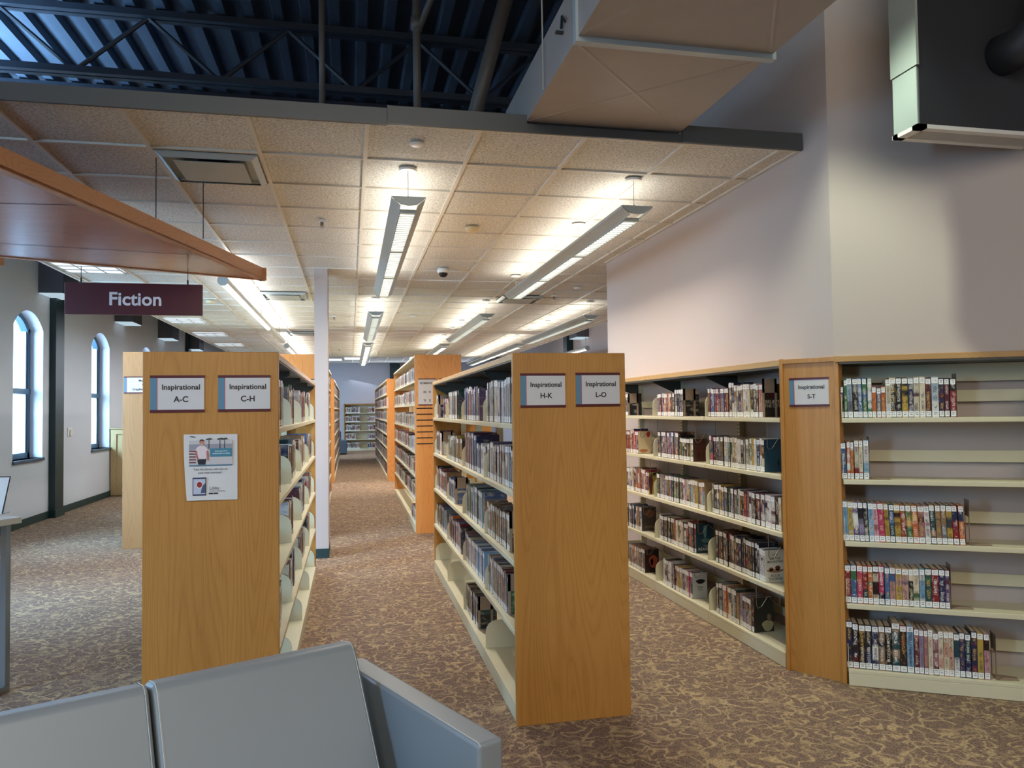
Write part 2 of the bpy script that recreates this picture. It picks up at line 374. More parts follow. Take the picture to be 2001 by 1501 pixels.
for i, yc in enumerate(wins[4:8]):
    w = bpy.data.objects.new('window_%d' % (i+1), None); C.objects.link(w); w.location = (XW-.3, yc, zs); WL[w.name] = Vector(w.location); w['kind'] = 'structure'
    xo = XW-.17
    g = G(); g.box(xo-.09, xo, yc-hw, yc-hw+.07, zs, zsp+.02); g.box(xo-.09, xo, yc+hw-.07, yc+hw, zs, zsp+.02); g.box(xo-.09, xo, yc-hw, yc+hw, zs, zs+.08); g.box(xo-.08, xo+.01, yc-hw, yc+hw, 1.86, 1.94)
    ar = arch()
    for k in range(len(ar)-1):
        (ya, za), (yb, zb) = ar[k], ar[k+1]; f = 1-.07/hw
        g.prism([(yc+ya, za), (yc+yb, zb), (yc+yb*f, zb-.06), (yc+ya*f, za-.06)], fnX, xo-.09, xo)
    obj('window_frame', g, M['wframe'], w)
    g = G(); g.box(xo-.075, xo-.02, yc+hw-.115, yc+hw-.085, zs+.08, zsp-.02); g.box(xo-.075, xo-.02, yc-hw+.085, yc-hw+.115, zs+.08, zsp-.02)
    obj('window_sash', g, M['white'], w)
    g = G(); g.prism([(yc-hw, zs), (yc+hw, zs)] + [(yc+dy, z) for dy, z in arch()][::-1], fnX, xo-.05, xo-.044); obj('pane', g, M['glass'], w)
    g = G(); g.box(XW-.18, XW+.03, yc-hw-.02, yc+hw+.02, zs-.045, zs); obj('window_sill', g, M['sill'], w, bevel=.004, segs=1)
# brick reveals outside and the plain exterior
g = G()
for yc in wins[4:8]: g.box(-5.12, -4.89, yc+hw-.04, yc+hw+.28, .2, 3.4); g.box(-5.12, -4.89, yc-hw-.28, yc-hw+.04, .2, 3.4)
struct('trim_3', g, M['brick'])
t = thing('tree', 'leafy tree seen bright through the nearest arched window', 'tree', (-9.4, 17.5, 0))
obj('trunk', G().tube([(-9.4, 17.5, 0), (-9.35, 17.4, 1.4), (-9.5, 17.6, 3.2)], [.12, .1, .05]).tube([(-9.35, 17.4, 1.4), (-8.9, 17.0, 2.5)], [.06, .02]).tube([(-9.35, 17.4, 1.2), (-9.9, 17.9, 2.3)], [.06, .02]), M['bark'], t)
g = G(); rr = random.Random(3)
for k in range(700):
    p = Vector((-9.4, 17.4, 1.9)) + Vector((rr.gauss(0, .7), rr.gauss(0, 1.0), rr.gauss(0, .6))); d = Vector((rr.uniform(-1, 1), rr.uniform(-1, 1), rr.uniform(-1, 1))).normalized(); e = d.orthogonal().normalized()
    g.quad([p-d*.05, p+e*.025, p+d*.05, p-e*.025])
obj('foliage', g, M['leaf'], t)
# steel posts and baseboards
g = G(); g.box(XW, XW+.09, 12.66, 13.0, 0, ZR); struct('trim_4', g, M['green'])
struct('trim_5', G().box(XW, XW+.09, 22.3, 22.66, 0, ZR), M['green'])
struct('trim_6', G().box(5.72, 5.9, 19.6, 19.95, 0, ZR), M['green'])
struct('trim_7', G().box(1.55, 1.95, 30.45, 30.6, 0, ZR), M['green'])
struct('baseboard_left', G().box(XW, XW+.015, -6, 12.66, 0, .11).box(XW, XW+.015, 13.0, 22.3, 0, .11).box(XW, XW+.015, 22.66, 30.6, 0, .11).box(XW+.09, XW+.105, 12.64, 13.02, 0, .12), M['basebd'])
struct('baseboard_back', G().box(XW, 5.9, 30.585, 30.6, 0, .11), M['basebd'])
# column standing in the aisle
struct('wall_column', G().box(-.372, -.234, 8.3, 8.75, 0, ZC+.013), M['wall'])
struct('baseboard_column', G().box(-.376, -.23, 8.292, 8.758, 0, .10), M['basebd'])

# ---------------------------------------------------------------- roof steel, pipes, ducts
def joist(y, label):
    t = thing('roof_joist', label, 'roof joist', (0, y, 4.62), 'open web joists under the roof deck')
    for z, nm in ((4.62, 'bottom_chord'), (5.19, 'top_chord')):
        g = G(); g.box(-5.0, 6, y-.07, y-.01, z, z+.06); g.box(-5.0, 6, y+.01, y+.07, z, z+.06); obj(nm, g, M['steel'], t)
    g = G(); x = -4.9
    while x < 6: g.tube([(x, y, 4.66), (x+.62, y, 5.2)], .02, 6); g.tube([(x+.62, y, 5.2), (x+1.24, y, 4.66)], .02, 6); x += 1.24
    obj('web_bars', g, M['steel'], t)
for i, y in enumerate((7.4, 9.2, 11.0, 12.8)):
    joist(y, ['steel roof joist nearest the viewer, bars crossing the pale deck', 'second steel roof joist above the tile ceiling edge', 'third steel roof joist far above the tile ceiling', 'farthest visible steel roof joist over the tile ceiling'][i])
def solo(name, g, mat, label, cat, group=None, **k): return tag(obj(name, g, mat, None, **k), label, cat, group)
t = thing('water_pipe', 'brown vertical pipe with a collar and slanted branch in roof space', 'pipe', (.53, 5.9, 3.9))
obj('riser', G().tube([(.53, 5.9, ZR-.1), (.53, 5.9, 3.6)], .032, 12).lathe([(.046, 4.55), (.046, 4.65)], .53, 5.9), M['pipe'], t, smooth=True)
obj('branch', G().tube([(.53, 5.9, 4.52), (.85, 5.6, ZR-.1)], .026, 10), M['pipe'], t, smooth=True)
solo('drain_pipe', G().tube([(1.36, 5.9, ZR-.08), (1.12, 5.9, 4.4), (.93, 5.9, 3.7)], .06, 14), M['pipe'], 'thick slanted pipe beside the big duct in roof space', 'pipe', smooth=True)
solo('conduit', G().tube([(-.198, 5.9, ZR-.1), (-.198, 5.9, 3.7)], .024, 10), M['pipe'], 'thin vertical conduit left of the brown pipe', 'pipe', smooth=True)
t = thing('air_duct', 'large rectangular beige duct over the tile ceiling edge', 'air duct', (1.43, 3.1, 3.145))
g = G(); g.box(.967, 1.887, 3.1, 4.6, 3.148, 3.42)
obj('duct_section', g, M['duct'], t)
g = G(); g.box(.967, 1.887, -2.0, 3.06, 3.148, 3.42); obj('duct_section', g, M['duct'], t)
obj('flange', G().box(.955, 1.905, 3.06, 3.10, 3.125, 3.45), M['duct_s'], t)
g = G()   # cross-broken stiffening creases on the underside
for a_, b_ in (((.98, 3.12), (1.87, 4.03)), ((1.87, 3.12), (.98, 4.03)), ((.98, 1.4), (1.87, 3.04)), ((1.87, 1.4), (.98, 3.04))):
    p = Vector((*a_, 3.148)); q = Vector((*b_, 3.148)); w = (q-p).cross(Z3).normalized()*.012; mdl = Z3*-.0025
    g.quad([p-w, q-w, q+mdl, p+mdl]); g.quad([p+mdl, q+mdl, q+w, p+w])
obj('crease', g, M['duct'], t)
obj('damper_handle', G().box(.93, .967, 3.28, 3.30, 3.27, 3.28).tube([(.96, 3.3, 3.3), (.95, 3.25, 3.33), (.95, 3.2, 3.28)], .006, 6), M['steel'], t)
solo('hanger_rod', G().tube([(.95, 3.62, 5.2), (.955, 3.62, 3.15)], .004, 6), M['cable_w'], 'thin vertical hanger rod at the duct left side', 'rod')
t = thing('ventilation_box', 'grey ventilation box hanging before the angled wall', 'ventilation box', (3.1, 3.2, 2.88))
bx0, bx1, by0, by1, bz = 2.683, 3.46, 3.108, 3.283, 2.88
obj('housing', G().box(bx0+.012, bx1, by0, by1, bz+.02, 4.9), M['boxg'], t)
obj('side_panel', G().box(bx0, bx0+.014, by0-.002, by1+.004, 3.19, 4.9), M['boxlitside'], t)  # left side coloured pale for the light falling on it, front kept dark
obj('access_panel', G().box(bx0+.003, bx0+.014, by0+.008, by1-.004, bz+.022, 3.185), M['boxlitside'], t, bevel=.002, segs=1)
obj('grille_frame', G().box(bx0, bx1, by0, by0+.04, bz, bz+.02).box(bx0, bx1, by1-.035, by1+.003, bz, bz+.02).box(bx0, bx0+.05, by0, by1, bz, bz+.02), M['white'], t)
g = G()
for k in range(9): yy = by0+.045+k*.0115; g.box(bx0+.05, bx1, yy, yy+.004, bz+.004, bz+.016)
obj('grille_slats', g, M['white'], t)
g = G(); g.tube([(3.17, 3.11, 3.27), (3.19, 2.98, 3.27), (3.24, 2.88, 3.36), (3.30, 2.85, 3.6), (3.3, 2.85, 4.8)], .10, 24)
obj('round_duct', g, M['boxg'], t, smooth=True)
# soffit boxes along the left wall
for i, (y0, z0) in enumerate(((12.22, 3.335), (15.88, 3.335), (19.26, 3.335), (22.5, 3.335))):
    t = thing('wall_light_box', ['grey box light above the nearest green post', 'grey box light after the second arched window', 'third grey box light down the left wall', 'farthest grey box light down the left wall'][i], 'wall light', (XW+.17, y0+.35, z0), 'square box lights high on the left wall')
    obj('housing', G().box(XW, XW+.33, y0, y0+.66, z0+.012, ZR-.1), M['boxl'], t)
    obj('lens', G().box(XW+.01, XW+.32, y0+.01, y0+.65, z0, z0+.012), M['boxlit'], t)
for i, y0 in enumerate((14.8, 18.2)):
    t = thing('wall_light_box', ['grey box light on the far right wall, nearer one', 'grey box light on the far right wall beside the post'][i], 'wall light', (5.73, y0+.35, 3.335), 'square box lights high on the right wall')
    obj('housing', G().box(5.57, 5.9, y0, y0+.66, 3.347, ZR-.1), M['boxl'], t); obj('lens', G().box(5.58, 5.89, y0+.01, y0+.65, 3.335, 3.347), M['boxlit'], t)

# ---------------------------------------------------------------- pendant lights
def pendant(xc, y0, y1, label, cabs, watts=70):
    t = thing('pendant_light', label, 'pendant light', (xc, (y0+y1)/2, 2.83), 'long louvred pendant lights')
    zt = 2.885; prof = [(-.108, zt), (-.104, zt-.012), (-.06, zt-.05), (-.052, zt-.06), (.052, zt-.06), (.06, zt-.05), (.104, zt-.012), (.108, zt)]
    fn = lambda u, v, w: (xc+u, w, v)
    g = G()
    for (ua, va), (ub, vb) in zip(prof[:4], prof[1:4]):   # two swept side wings, open trough between
        g.prism([(ua, va), (ub, vb), (ub, vb+.006), (ua, va+.004)], fn, y0, y1); g.prism([(-ua, va), (-ub, vb), (-ub, vb+.006), (-ua, va+.004)], fn, y0, y1)
    obj('housing', g, M['fix'], t)
    for yy in (y0, y1-.012):
        obj('end_cap', G().prism([(-.108, zt+.004), (-.085, zt-.02), (-.05, zt-.045), (0, zt-.052), (.05, zt-.045), (.085, zt-.02), (.108, zt+.004)], fn, yy-.001, yy+.012), M['fix'], t)
    n = max(1, round((y1-y0)/1.27)); L = (y1-y0-.24)/n
    for k in range(n):
        a_ = y0+.12+k*L; b_ = a_+L-.03
        g = G().box(xc-.052, xc-.047, a_, b_, zt-.075, zt-.05).box(xc+.047, xc+.052, a_, b_, zt-.075, zt-.05).box(xc-.052, xc+.052, a_-.012, a_, zt-.075, zt-.05).box(xc-.052, xc+.052, b_, b_+.012, zt-.075, zt-.05); q = a_+.03
        while q < b_-.01 and y0 < 12: g.box(xc-.05, xc+.05, q, q+.003, zt-.074, zt-.066); q += .06
        p = obj('louver', g, M['fix'], t)
        obj('diffuser', G().box(xc-.047, xc+.047, a_, b_, zt-.06, zt-.055), M['lamp'], p)
    for i, yc in enumerate(cabs):
        obj('canopy_disc', G().lathe([(.052, ZC-.012), (.058, ZC-.002), (.058, ZC)], xc, yc, 24), M['white'], t)
        obj('suspension_cable', G().tube([(xc, yc, ZC-.01), (xc, yc, zt)], .0022, 6).lathe([(.006, zt), (.006, zt+.025)], xc, yc, 8), M['cable_w'], t)
    L2 = y1-y0-.2
    u = area('uplight', (xc, (y0+y1)/2, zt-.02), (.13, L2), watts*.085*L2/3.7, WARM, direction=(0, 0, 1)); u.parent = None
    area('downlight', (xc, (y0+y1)/2, zt-.085), (.09, L2), watts*.42*L2/3.7, (1, .93, .84), direction=(0, 0, -1), spread=radians(150))
pendant(.366, 4.72, 8.62, 'nearest pendant light, over the middle aisle', (4.79, 8.45))
pendant(1.87, 4.69, 8.58, 'nearest pendant light beside the right wall', (4.75, 6.0, 8.45))
pendant(.345, 10.3, 14.15, 'second pendant light over the middle aisle', (10.4, 13.9))
pendant(.35, 15.0, 21.6, 'farthest pendant light over the middle aisle', (15.3,))
pendant(1.88, 10.38, 14.2, 'second pendant light in the row left of right wall', (10.46, 12.87, 14.0))
pendant(1.88, 15.2, 19.1, 'third pendant light in the row above the far bookcase', (15.39, 17.5))
pendant(3.4, 10.38, 14.45, 'pendant light just left of the white wall end', (10.39, 12.8, 14.2))
pendant(3.4, 15.05, 21.6, 'farthest pendant light in the right row', (15.3, 18.2))
def tube_light(xc, y0, y1, label, lit=True, cabs=(), z=2.83):
    t = thing('tube_light', label, 'tube light', (xc, (y0+y1)/2, z), 'round tube pendant lights')
    fn = lambda u, v, w: (xc+u, w, z+v); r = .05
    arc = [(r*cos(q), r*sin(q)) for q in [radians(-25+230*k/14) for k in range(15)]]
    obj('housing', G().prism(arc, fn, y0, y1), M['white'], t)
    obj('diffuser', G().prism([(r*.8*cos(q), r*.96*sin(q)) for q in [radians(180+25+130*k/8) for k in range(9)]], fn, y0+.06, y1-.06 if lit is True else y0+.06+(y1-y0)*.62), M['lampl'], t)
    obj('end_cap', G().prism([(r*1.02*cos(q), r*1.02*sin(q)) for q in [2*pi*k/20 for k in range(20)]], fn, y0-.012, y0), M['fix'], t)
    for yc in cabs: obj('suspension_cable', G().tube([(xc, yc, ZC if xc > -3 and xc < 4.4 else ZR), (xc, yc, z+.05)], .003, 6), M['cable'], t)
    area('downlight', (xc, (y0+y1)/2, z-.07), (.07, y1-y0), 26*(y1-y0)/5, (1, .93, .84), direction=(0, 0, -1))
    area('uplight', (xc, (y0+y1)/2, z+.07), (.07, y1-y0), 14*(y1-y0)/5, (1, .95, .9), direction=(0, 0, 1))
tube_light(-1.2, 7.7, 14.3, 'long lit tube light left of the white column', .62, (10.94, 13.7))
tube_light(-1.2, 15.2, 21.0, 'lit tube light farther off, just left of the column', True, (15.5, 18.0))
tube_light(4.95, 15.4, 21.0, 'tube light hanging by the far right wall', True, (15.5,))
# recessed troffers
for i, y0 in enumerate((8.3, 10.65, 13.02, 15.32, 17.7)):
    if i == 1: continue
    t = thing('ceiling_troffer', ['lit ceiling troffer showing under the wooden canopy', '', 'lit ceiling troffer right below the Fiction sign', 'third lit ceiling troffer along the left ceiling edge', 'farthest lit ceiling troffer along the left ceiling edge'][i], 'ceiling light', (-2.65, y0+.29, ZC-.004), 'square lit troffers along the left ceiling edge')
    yb = y0 - (.62 if i == 0 else 0)
    obj('lens', G().box(-2.93, -2.38, yb, y0+.57, ZC-.004, ZC+.008), M['troff'], t)
    g = G()
    for k in range(4): g.box(-2.94+k*.186, -2.932+k*.186, yb, y0+.58, ZC-.012, ZC-.003)
    n = 6 if i == 0 else 3
    for k in range(n+1): yy = yb+k*(y0+.57-yb)/n; g.box(-2.94, -2.375, yy-.004, yy+.004, ZC-.012, ZC-.003)
    obj('parabolic_grid', g, M['fix'], t)
    area('troffer_light', (-2.65, y0+.28, ZC-.03), (.5, .5), 16, (.85, .93, 1), direction=(0, 0, -1))
for i, (x, y) in enumerate(((-.6, 28.3), (.1, 27.6), (2.4, 27.2), (-1.6, 25))):
    t = thing('ceiling_troffer', ['far lit troffer left of the farthest pendant', 'far lit troffer beside the farthest pendant', 'far lit troffer above the romance bookcase', 'far lit troffer behind the white column'][i], 'ceiling light', (x, y, 3.436), 'lit troffers in the raised rear ceiling')
    obj('lens', G().box(x-.3, x+.3, y-.6, y+.6, 3.434, 3.449), M['troff'], t); obj('frame', G().box(x-.31, x+.31, y-.61, y-.6, 3.43, 3.45).box(x-.31, x+.31, y+.6, y+.61, 3.43, 3.45), M['white'], t)
for x, y in ((-1.5, 25), (2.2, 25)): area('troffer_light', (x, y, 3.4), (1.2, 3), 60, (.8, .9, 1), direction=(0, 0, -1))
# diffusers
for i, (x, y) in enumerate(((-.82, 4.95), (-.84, 10.28), (2.30, 10.2), (-.9, 15.2))):
    t = thing('air_diffuser', ['large square metal air diffuser in the ceiling front', 'square air diffuser above the white column top', 'square air diffuser behind the second right pendant', 'far square air diffuser left of the white column'][i], 'air diffuser', (x, y, ZC-.01), 'square ceiling air diffusers')
    g = G(); o, q = .285, .25
    for s_ in ((-1, -1, 1, -1), (1, -1, 1, 1), (1, 1, -1, 1), (-1, 1, -1, -1)):
        a_ = (x+s_[0]*o, y+s_[1]*o); b_ = (x+s_[2]*o, y+s_[3]*o); c_ = (x+s_[2]*q, y+s_[3]*q); d_ = (x+s_[0]*q, y+s_[1]*q)
        g.quad([(*a_, ZC-.006), (*b_, ZC-.006), (*c_, ZC-.03), (*d_, ZC-.03)]); g.quad([(*a_, ZC-.006), (*d_, ZC-.03), (*d_, ZC-.003), (*a_, ZC)])
    obj('outer_cone', g, M['duct_s'], t)
    obj('plaque', G().box(x-.2, x+.2, y-.2, y+.2, ZC-.034, ZC-.03), M['fix'], t, bevel=.001, segs=1)
    obj('inner_plate', G().box(x-.285, x+.285, y-.285, y+.285, ZC-.0035, ZC-.001), M['duct_s'], t)
    obj('neck', G().lathe([(.09, ZC-.006), (.09, ZC-.0036)], x+.02, y-.13, 20), M['black'], t)
# ceiling fittings
def disc(name, x, y, r, h, mat, label, cat, group=None): return solo(name, G().lathe([(r*.4, ZC-h), (r*.85, ZC-h*.8), (r, ZC-h*.3), (r, ZC-.001)], x, y, 24), mat, label, cat, group, smooth=True)
disc('sprinkler_cover', .384, 4.314, .045, .012, M['white'], 'white round sprinkler cover plate near the ceiling edge', 'sprinkler cover')
disc('sprinkler_cover', 2.83, 9.17, .05, .02, M['white'], 'white round disc on ceiling near the right wall end', 'sprinkler cover')
disc('sprinkler_cover', .996, 12.3, .05, .02, M['white'], 'small white disc on ceiling between the second pendants', 'sprinkler cover')
disc('smoke_detector', 1.01, 6.23, .062, .045, M['beige'], 'beige domed smoke detector between the two nearest pendants', 'smoke detector')
disc('smoke_detector', -1.86, 10.9, .06, .04, M['beige'], 'beige smoke detector right of the Fiction sign', 'smoke detector')
t = thing('dome_camera', 'white dome security camera on the ceiling', 'security camera', (.992, 8.12, ZC-.09))
obj('housing', G().lathe([(.062, ZC-.05), (.066, ZC-.03), (.062, ZC)], .992, 8.12, 24), M['white'], t, smooth=True)
obj('dome', G().lathe([(.004, ZC-.096), (.03, ZC-.09), (.046, ZC-.07), (.05, ZC-.05)], .992, 8.12, 24), M['black'], t, smooth=True)
for i, (x, y) in enumerate(((-.214, 6.18), (-.246, 12.4), (2.70, 9.83), (-.254, 18.7))):
    t = thing('fire_sprinkler', ['chrome sprinkler head in tile left of the nearest pendant', 'chrome sprinkler head right of the white column', 'chrome sprinkler head near the white wall end', 'farthest sprinkler head right of the white column'][i], 'sprinkler head', (x, y, ZC-.06), 'chrome sprinkler heads in the ceiling')
    obj('escutcheon', G().box(x-.03, x+.03, y-.03, y+.03, ZC-.02, ZC), M['white'], t)
    obj('deflector', G().lathe([(.022, ZC-.062), (.026, ZC-.056), (.012, ZC-.05), (.014, ZC-.02)], x, y, 14), M['chrome'], t, smooth=True)

# ---------------------------------------------------------------- wooden canopy with the Fiction sign
def canopy(pts, z, label, edges, seams=()):
    t = thing('wooden_canopy', label, 'hanging canopy', (*pts[0], z))
    g = G(); g.prism(pts, lambda u, v, w: (u, v, w), z+.006, z+.02); obj('soffit_panel', g, M['cherry'], t)
    for i, j in edges:
        a_ = Vector((*pts[i], 0)); b_ = Vector((*pts[j], 0)); d = (b_-a_).normalized(); n = Vector((-d.y, d.x, 0))
        c_ = sum((Vector((*p, 0)) for p in pts), Vector())/len(pts)
        if n.dot(c_-a_) < 0: n = -n
        g = G(); e = .04*n
        for_ = [a_, b_, b_+e, a_+e]
        g.hexa([(p.x, p.y, z) for p in for_] + [(p.x, p.y, z+.10) for p in for_]); obj('edge_board', g, M['pine'], t)
    for a_, b_ in seams:
        a_ = Vector((*a_, z+.0045)); b_ = Vector((*b_, z+.0045)); n = (b_-a_).cross(Z3).normalized()*.004
        obj('panel_joint', G().quad([a_-n, b_-n, b_+n, a_+n]), M['slot'], t)
    return t
tip, rgt, lft = (-.672, 6.38), (-1.73, 2.72), (-3.9, 4.97)
t = canopy([tip, rgt, (-3.9, 2.2), lft], 2.615, 'large pointed wooden ceiling canopy above the Fiction sign', ((0, 1), (3, 0)), (((-3.4, 4.35), (-1.29, 4.2)), ((-3.4, 5.0), (-.97, 5.42))))
for x, y, z1 in ((-1.60, 3.35, 5.2), (-1.128, 4.818, ZC), (-.944, 5.272, ZC)):
    obj('suspension_cable', G().tube([(x, y, 2.7), (x, y, z1)], .003, 6), M['cable'], t)

canopy([(-2.49, 6.20), (-3.3, 5.75), (-3.3, 6.6)], 2.657, "tip of another wooden canopy at the left frame edge", ((0, 1), (2, 0)))
t = thing('hanging_sign', 'burgundy hanging sign reading Fiction in white letters', 'sign', (-1.52, 5.9, 2.27))
obj('sign_board', G().box(-1.985, -1.062, 5.9, 5.925, 2.268, 2.497), M['signred'], t, bevel=.003, segs=2)
obj('lettering', text_geo('Fiction', .132, (-1.518, 5.899, 2.338), X3, Z3, bold=.022), M['letter'], t)
for x in (-1.88, -1.165): obj('suspension_cable', G().tube([(x, 5.91, 2.495), (x, 5.91, 2.615)], .0025, 6).tube([(x, 5.91, 2.497), (x, 5.91, 2.53)], .006, 8), M['cable'], t)
ST_BOOKS = [[0,0.006,0.014,0.177,"vk"],[0,0.023,0.018,0.216,"gk"],[0,0.043,0.026,0.222,"ah"],[0,0.071,0.026,0.221,"kh"],[0,0.097,0.021,0.222,"bw"],[0,0.12,0.023,0.221,"bg"],[0,0.144,0.021,0.221,"gw"],[0,0.166,0.021,0.173,"om"],[0,0.189,0.022,0.167,"hv"],[0,0.212,0.021,0.172,"on"],[0,0.235,0.026,0.211,"cw"],[0,0.253,0.033,0.221,"ky"],[0,0.286,0.028,0.22,"ky"],[0,0.315,0.029,0.219,"ky"],[0,0.345,0.027,0.218,"nw"],[0,0.373,0.028,0.221,"cm"],[0,0.402,0.028,0.221,"ct"],[0,0.431,0.027,0.215,"mc"],[0,0.46,0.034,0.22,"aw"],[0,0.495,0.025,0.212,"nm"],[0,0.522,0.024,0.211,"mk"],[0,0.55,0.027,0.21,"rk"],[1,0.002,0.026,0.205,"bb"],[1,0.029,0.018,0.21,"ow"],[1,0.048,0.016,0.206,"ow"],[1,0.068,0.022,0.216,"cr"],[1,0.091,0.02,0.216,"cr"],[1,0.114,0.027,0.22,"sw"],[2,0.001,0.029,0.222,"sa"],[2,0.03,0.027,0.219,"yw"],[2,0.058,0.027,0.219,"vw"],[2,0.086,0.025,0.218,"lk"],[2,0.112,0.02,0.218,"kw"],[2,0.134,0.025,0.214,"sc"],[2,0.16,0.024,0.214,"pi"],[2,0.184,0.03,0.215,"fi"],[2,0.216,0.023,0.213,"yk"],[2,0.239,0.024,0.211,"db"],[2,0.265,0.03,0.21,"yk"],[2,0.295,0.026,0.209,"ru"],[2,0.323,0.028,0.209,"gu"],[2,0.352,0.028,0.208,"ou"],[2,0.38,0.03,0.207,"im"],[2,0.412,0.026,0.205,"wf"],[2,0.439,0.025,0.214,"dt"],[2,0.465,0.025,0.212,"td"],[2,0.491,0.025,0.214,"ht"],[2,0.517,0.026,0.213,"yd"],[2,0.546,0.026,0.213,"rn"],[2,0.574,0.025,0.213,"on"],[3,0.003,0.029,0.212,"rd"],[3,0.033,0.028,0.212,"bg"],[3,0.063,0.029,0.212,"fo"],[3,0.093,0.025,0.211,"rd"],[3,0.119,0.024,0.211,"og"],[3,0.144,0.028,0.214,"ck"],[3,0.173,0.027,0.213,"fk"],[3,0.203,0.024,0.207,"bb"],[3,0.228,0.028,0.208,"eb"],[3,0.257,0.03,0.207,"ey"],[3,0.288,0.032,0.206,"ev"],[3,0.321,0.022,0.205,"kc"],[3,0.343,0.029,0.206,"cg"],[3,0.374,0.026,0.208,"sw"],[3,0.401,0.031,0.212,"dg"],[3,0.433,0.033,0.211,"rm"],[3,0.467,0.029,0.211,"nn"],[3,0.497,0.021,0.21,"vm"],[4,0.002,0.03,0.258,"nk"],[4,0.033,0.029,0.247,"kr"],[4,0.065,0.031,0.243,"kt"],[4,0.097,0.032,0.243,"kn"],[4,0.131,0.031,0.241,"nw"],[4,0.164,0.031,0.243,"tk"],[4,0.196,0.032,0.243,"kk"],[4,0.23,0.039,0.267,"dt"],[4,0.27,0.031,0.254,"kr"],[4,0.303,0.033,0.254,"sw"],[4,0.338,0.024,0.241,"im"],[4,0.363,0.021,0.238,"li"],[4,0.385,0.02,0.238,"ih"],[4,0.406,0.023,0.24,"cw"],[4,0.43,0.025,0.226,"mi"],[4,0.455,0.024,0.237,"ce"],[4,0.48,0.024,0.237,"ce"],[4,0.504,0.024,0.238,"ec"],[4,0.529,0.025,0.231,"wd"],[4,0.555,0.025,0.238,"nv"],[4,0.582,0.026,0.233,"dn"],[4,0.611,0.026,0.248,"nr"],[4,0.638,0.028,0.243,"yg"],[4,0.669,0.025,0.24,"pk"]]
RUNS = [["W",0,2.701,3.015,"mvbmrmvbmm",0.2,0.21],["W",0,3.019,3.091,"ng",0.23,0.235],["W",0,3.098,3.449,"whvtcwckkhoik",0.21,0.22],["W",1,2.708,2.927,"hhfnkn",0.2,0.21],["W",1,2.934,3.459,"cahcctwwkhcgkywn",0.195,0.21],["W",2,2.74,3.061,"dbndkywh",0.2,0.21],["W",2,3.065,3.632,"hkgwpvrkmwacwmk",0.195,0.21],["W",3,2.792,3.37,"pknknkrkkrknkkd",0.22,0.235],["W",3,3.37,3.446,"w",0.2,0.2],["W",4,2.773,3.285,"ktahoondwdtlllmk",0.2,0.225],["W",0,1.783,2.135,"rkwkwwovo",0.185,0.19],["W",0,2.139,2.299,"bbnk",0.21,0.215],["W",1,1.789,2.194,"borkn",0.21,0.215],["W",1,2.199,2.454,"kcwgsak",0.17,0.19],["W",2,1.747,2.265,"mbngwhmdvgkhrg",0.195,0.205],["W",2,2.269,2.631,"wpcmgsctyhtc",0.195,0.205],["W",3,1.79,2.333,"wwrcccnnnktk",0.2,0.21],["W",3,2.333,2.464,"krbn",0.22,0.225],["W",4,1.84,2.014,"wwwk",0.2,0.21],["W",4,2.046,2.388,"mmrychvhvfsn",0.19,0.2],["W",0,0.967,1.101,"hnkw",0.19,0.22],["W",1,0.967,1.344,"rfcmrm",0.19,0.22],["W",2,1.008,1.56,"mvrkorcwmrt",0.19,0.22],["W",3,1.035,1.381,"tbwknknk",0.19,0.22],["W",4,1.075,1.442,"ahmrdgotv",0.19,0.22],["K",0,-0.105,0.24,"bwbnh",0.19,0.22],["K",0,0.605,0.957,"pivm",0.17,0.18],["K",0,0.965,1.535,"kdhndwk",0.22,0.23],["K",0,1.656,2.521,"bavhrbvbmrmk",0.21,0.24],["K",0,2.729,2.846,"ww",0.19,0.2],["K",0,2.854,3.584,"cahbkwawhhm",0.225,0.245],["K",1,-0.258,0.258,"bmvk",0.19,0.22],["K",1,0.276,0.435,"w",0.19,0.22],["K",1,0.766,1.744,"yhgatbyndk",0.19,0.21],["K",1,1.773,2.387,"mrbasn",0.24,0.26],["K",1,2.396,2.749,"kwwbh",0.18,0.2],["K",1,2.761,3.606,"wagwkwvnmhkvhk",0.2,0.23],["K",2,-0.227,0.766,"bnvkwrt",0.19,0.22],["K",2,0.844,1.343,"bn",0.18,0.19],["K",2,1.967,2.668,"abgwd",0.22,0.24],["K",2,2.677,2.957,"tcto",0.17,0.18],["K",2,2.667,3.457,"kcthgwdmktr",0.19,0.2],["K",3,-0.24,0.716,"sbvhgkt",0.19,0.22],["K",3,0.768,1.665,"bnkorbnmk",0.19,0.22],["K",3,1.719,2.009,"vlm",0.2,0.21],["K",3,2.016,2.667,"bbsaww",0.19,0.2],["K",3,2.71,3.399,"hkygwvbkwnm",0.2,0.22],["K",4,1.764,2.395,"nhkdkk",0.19,0.2]]
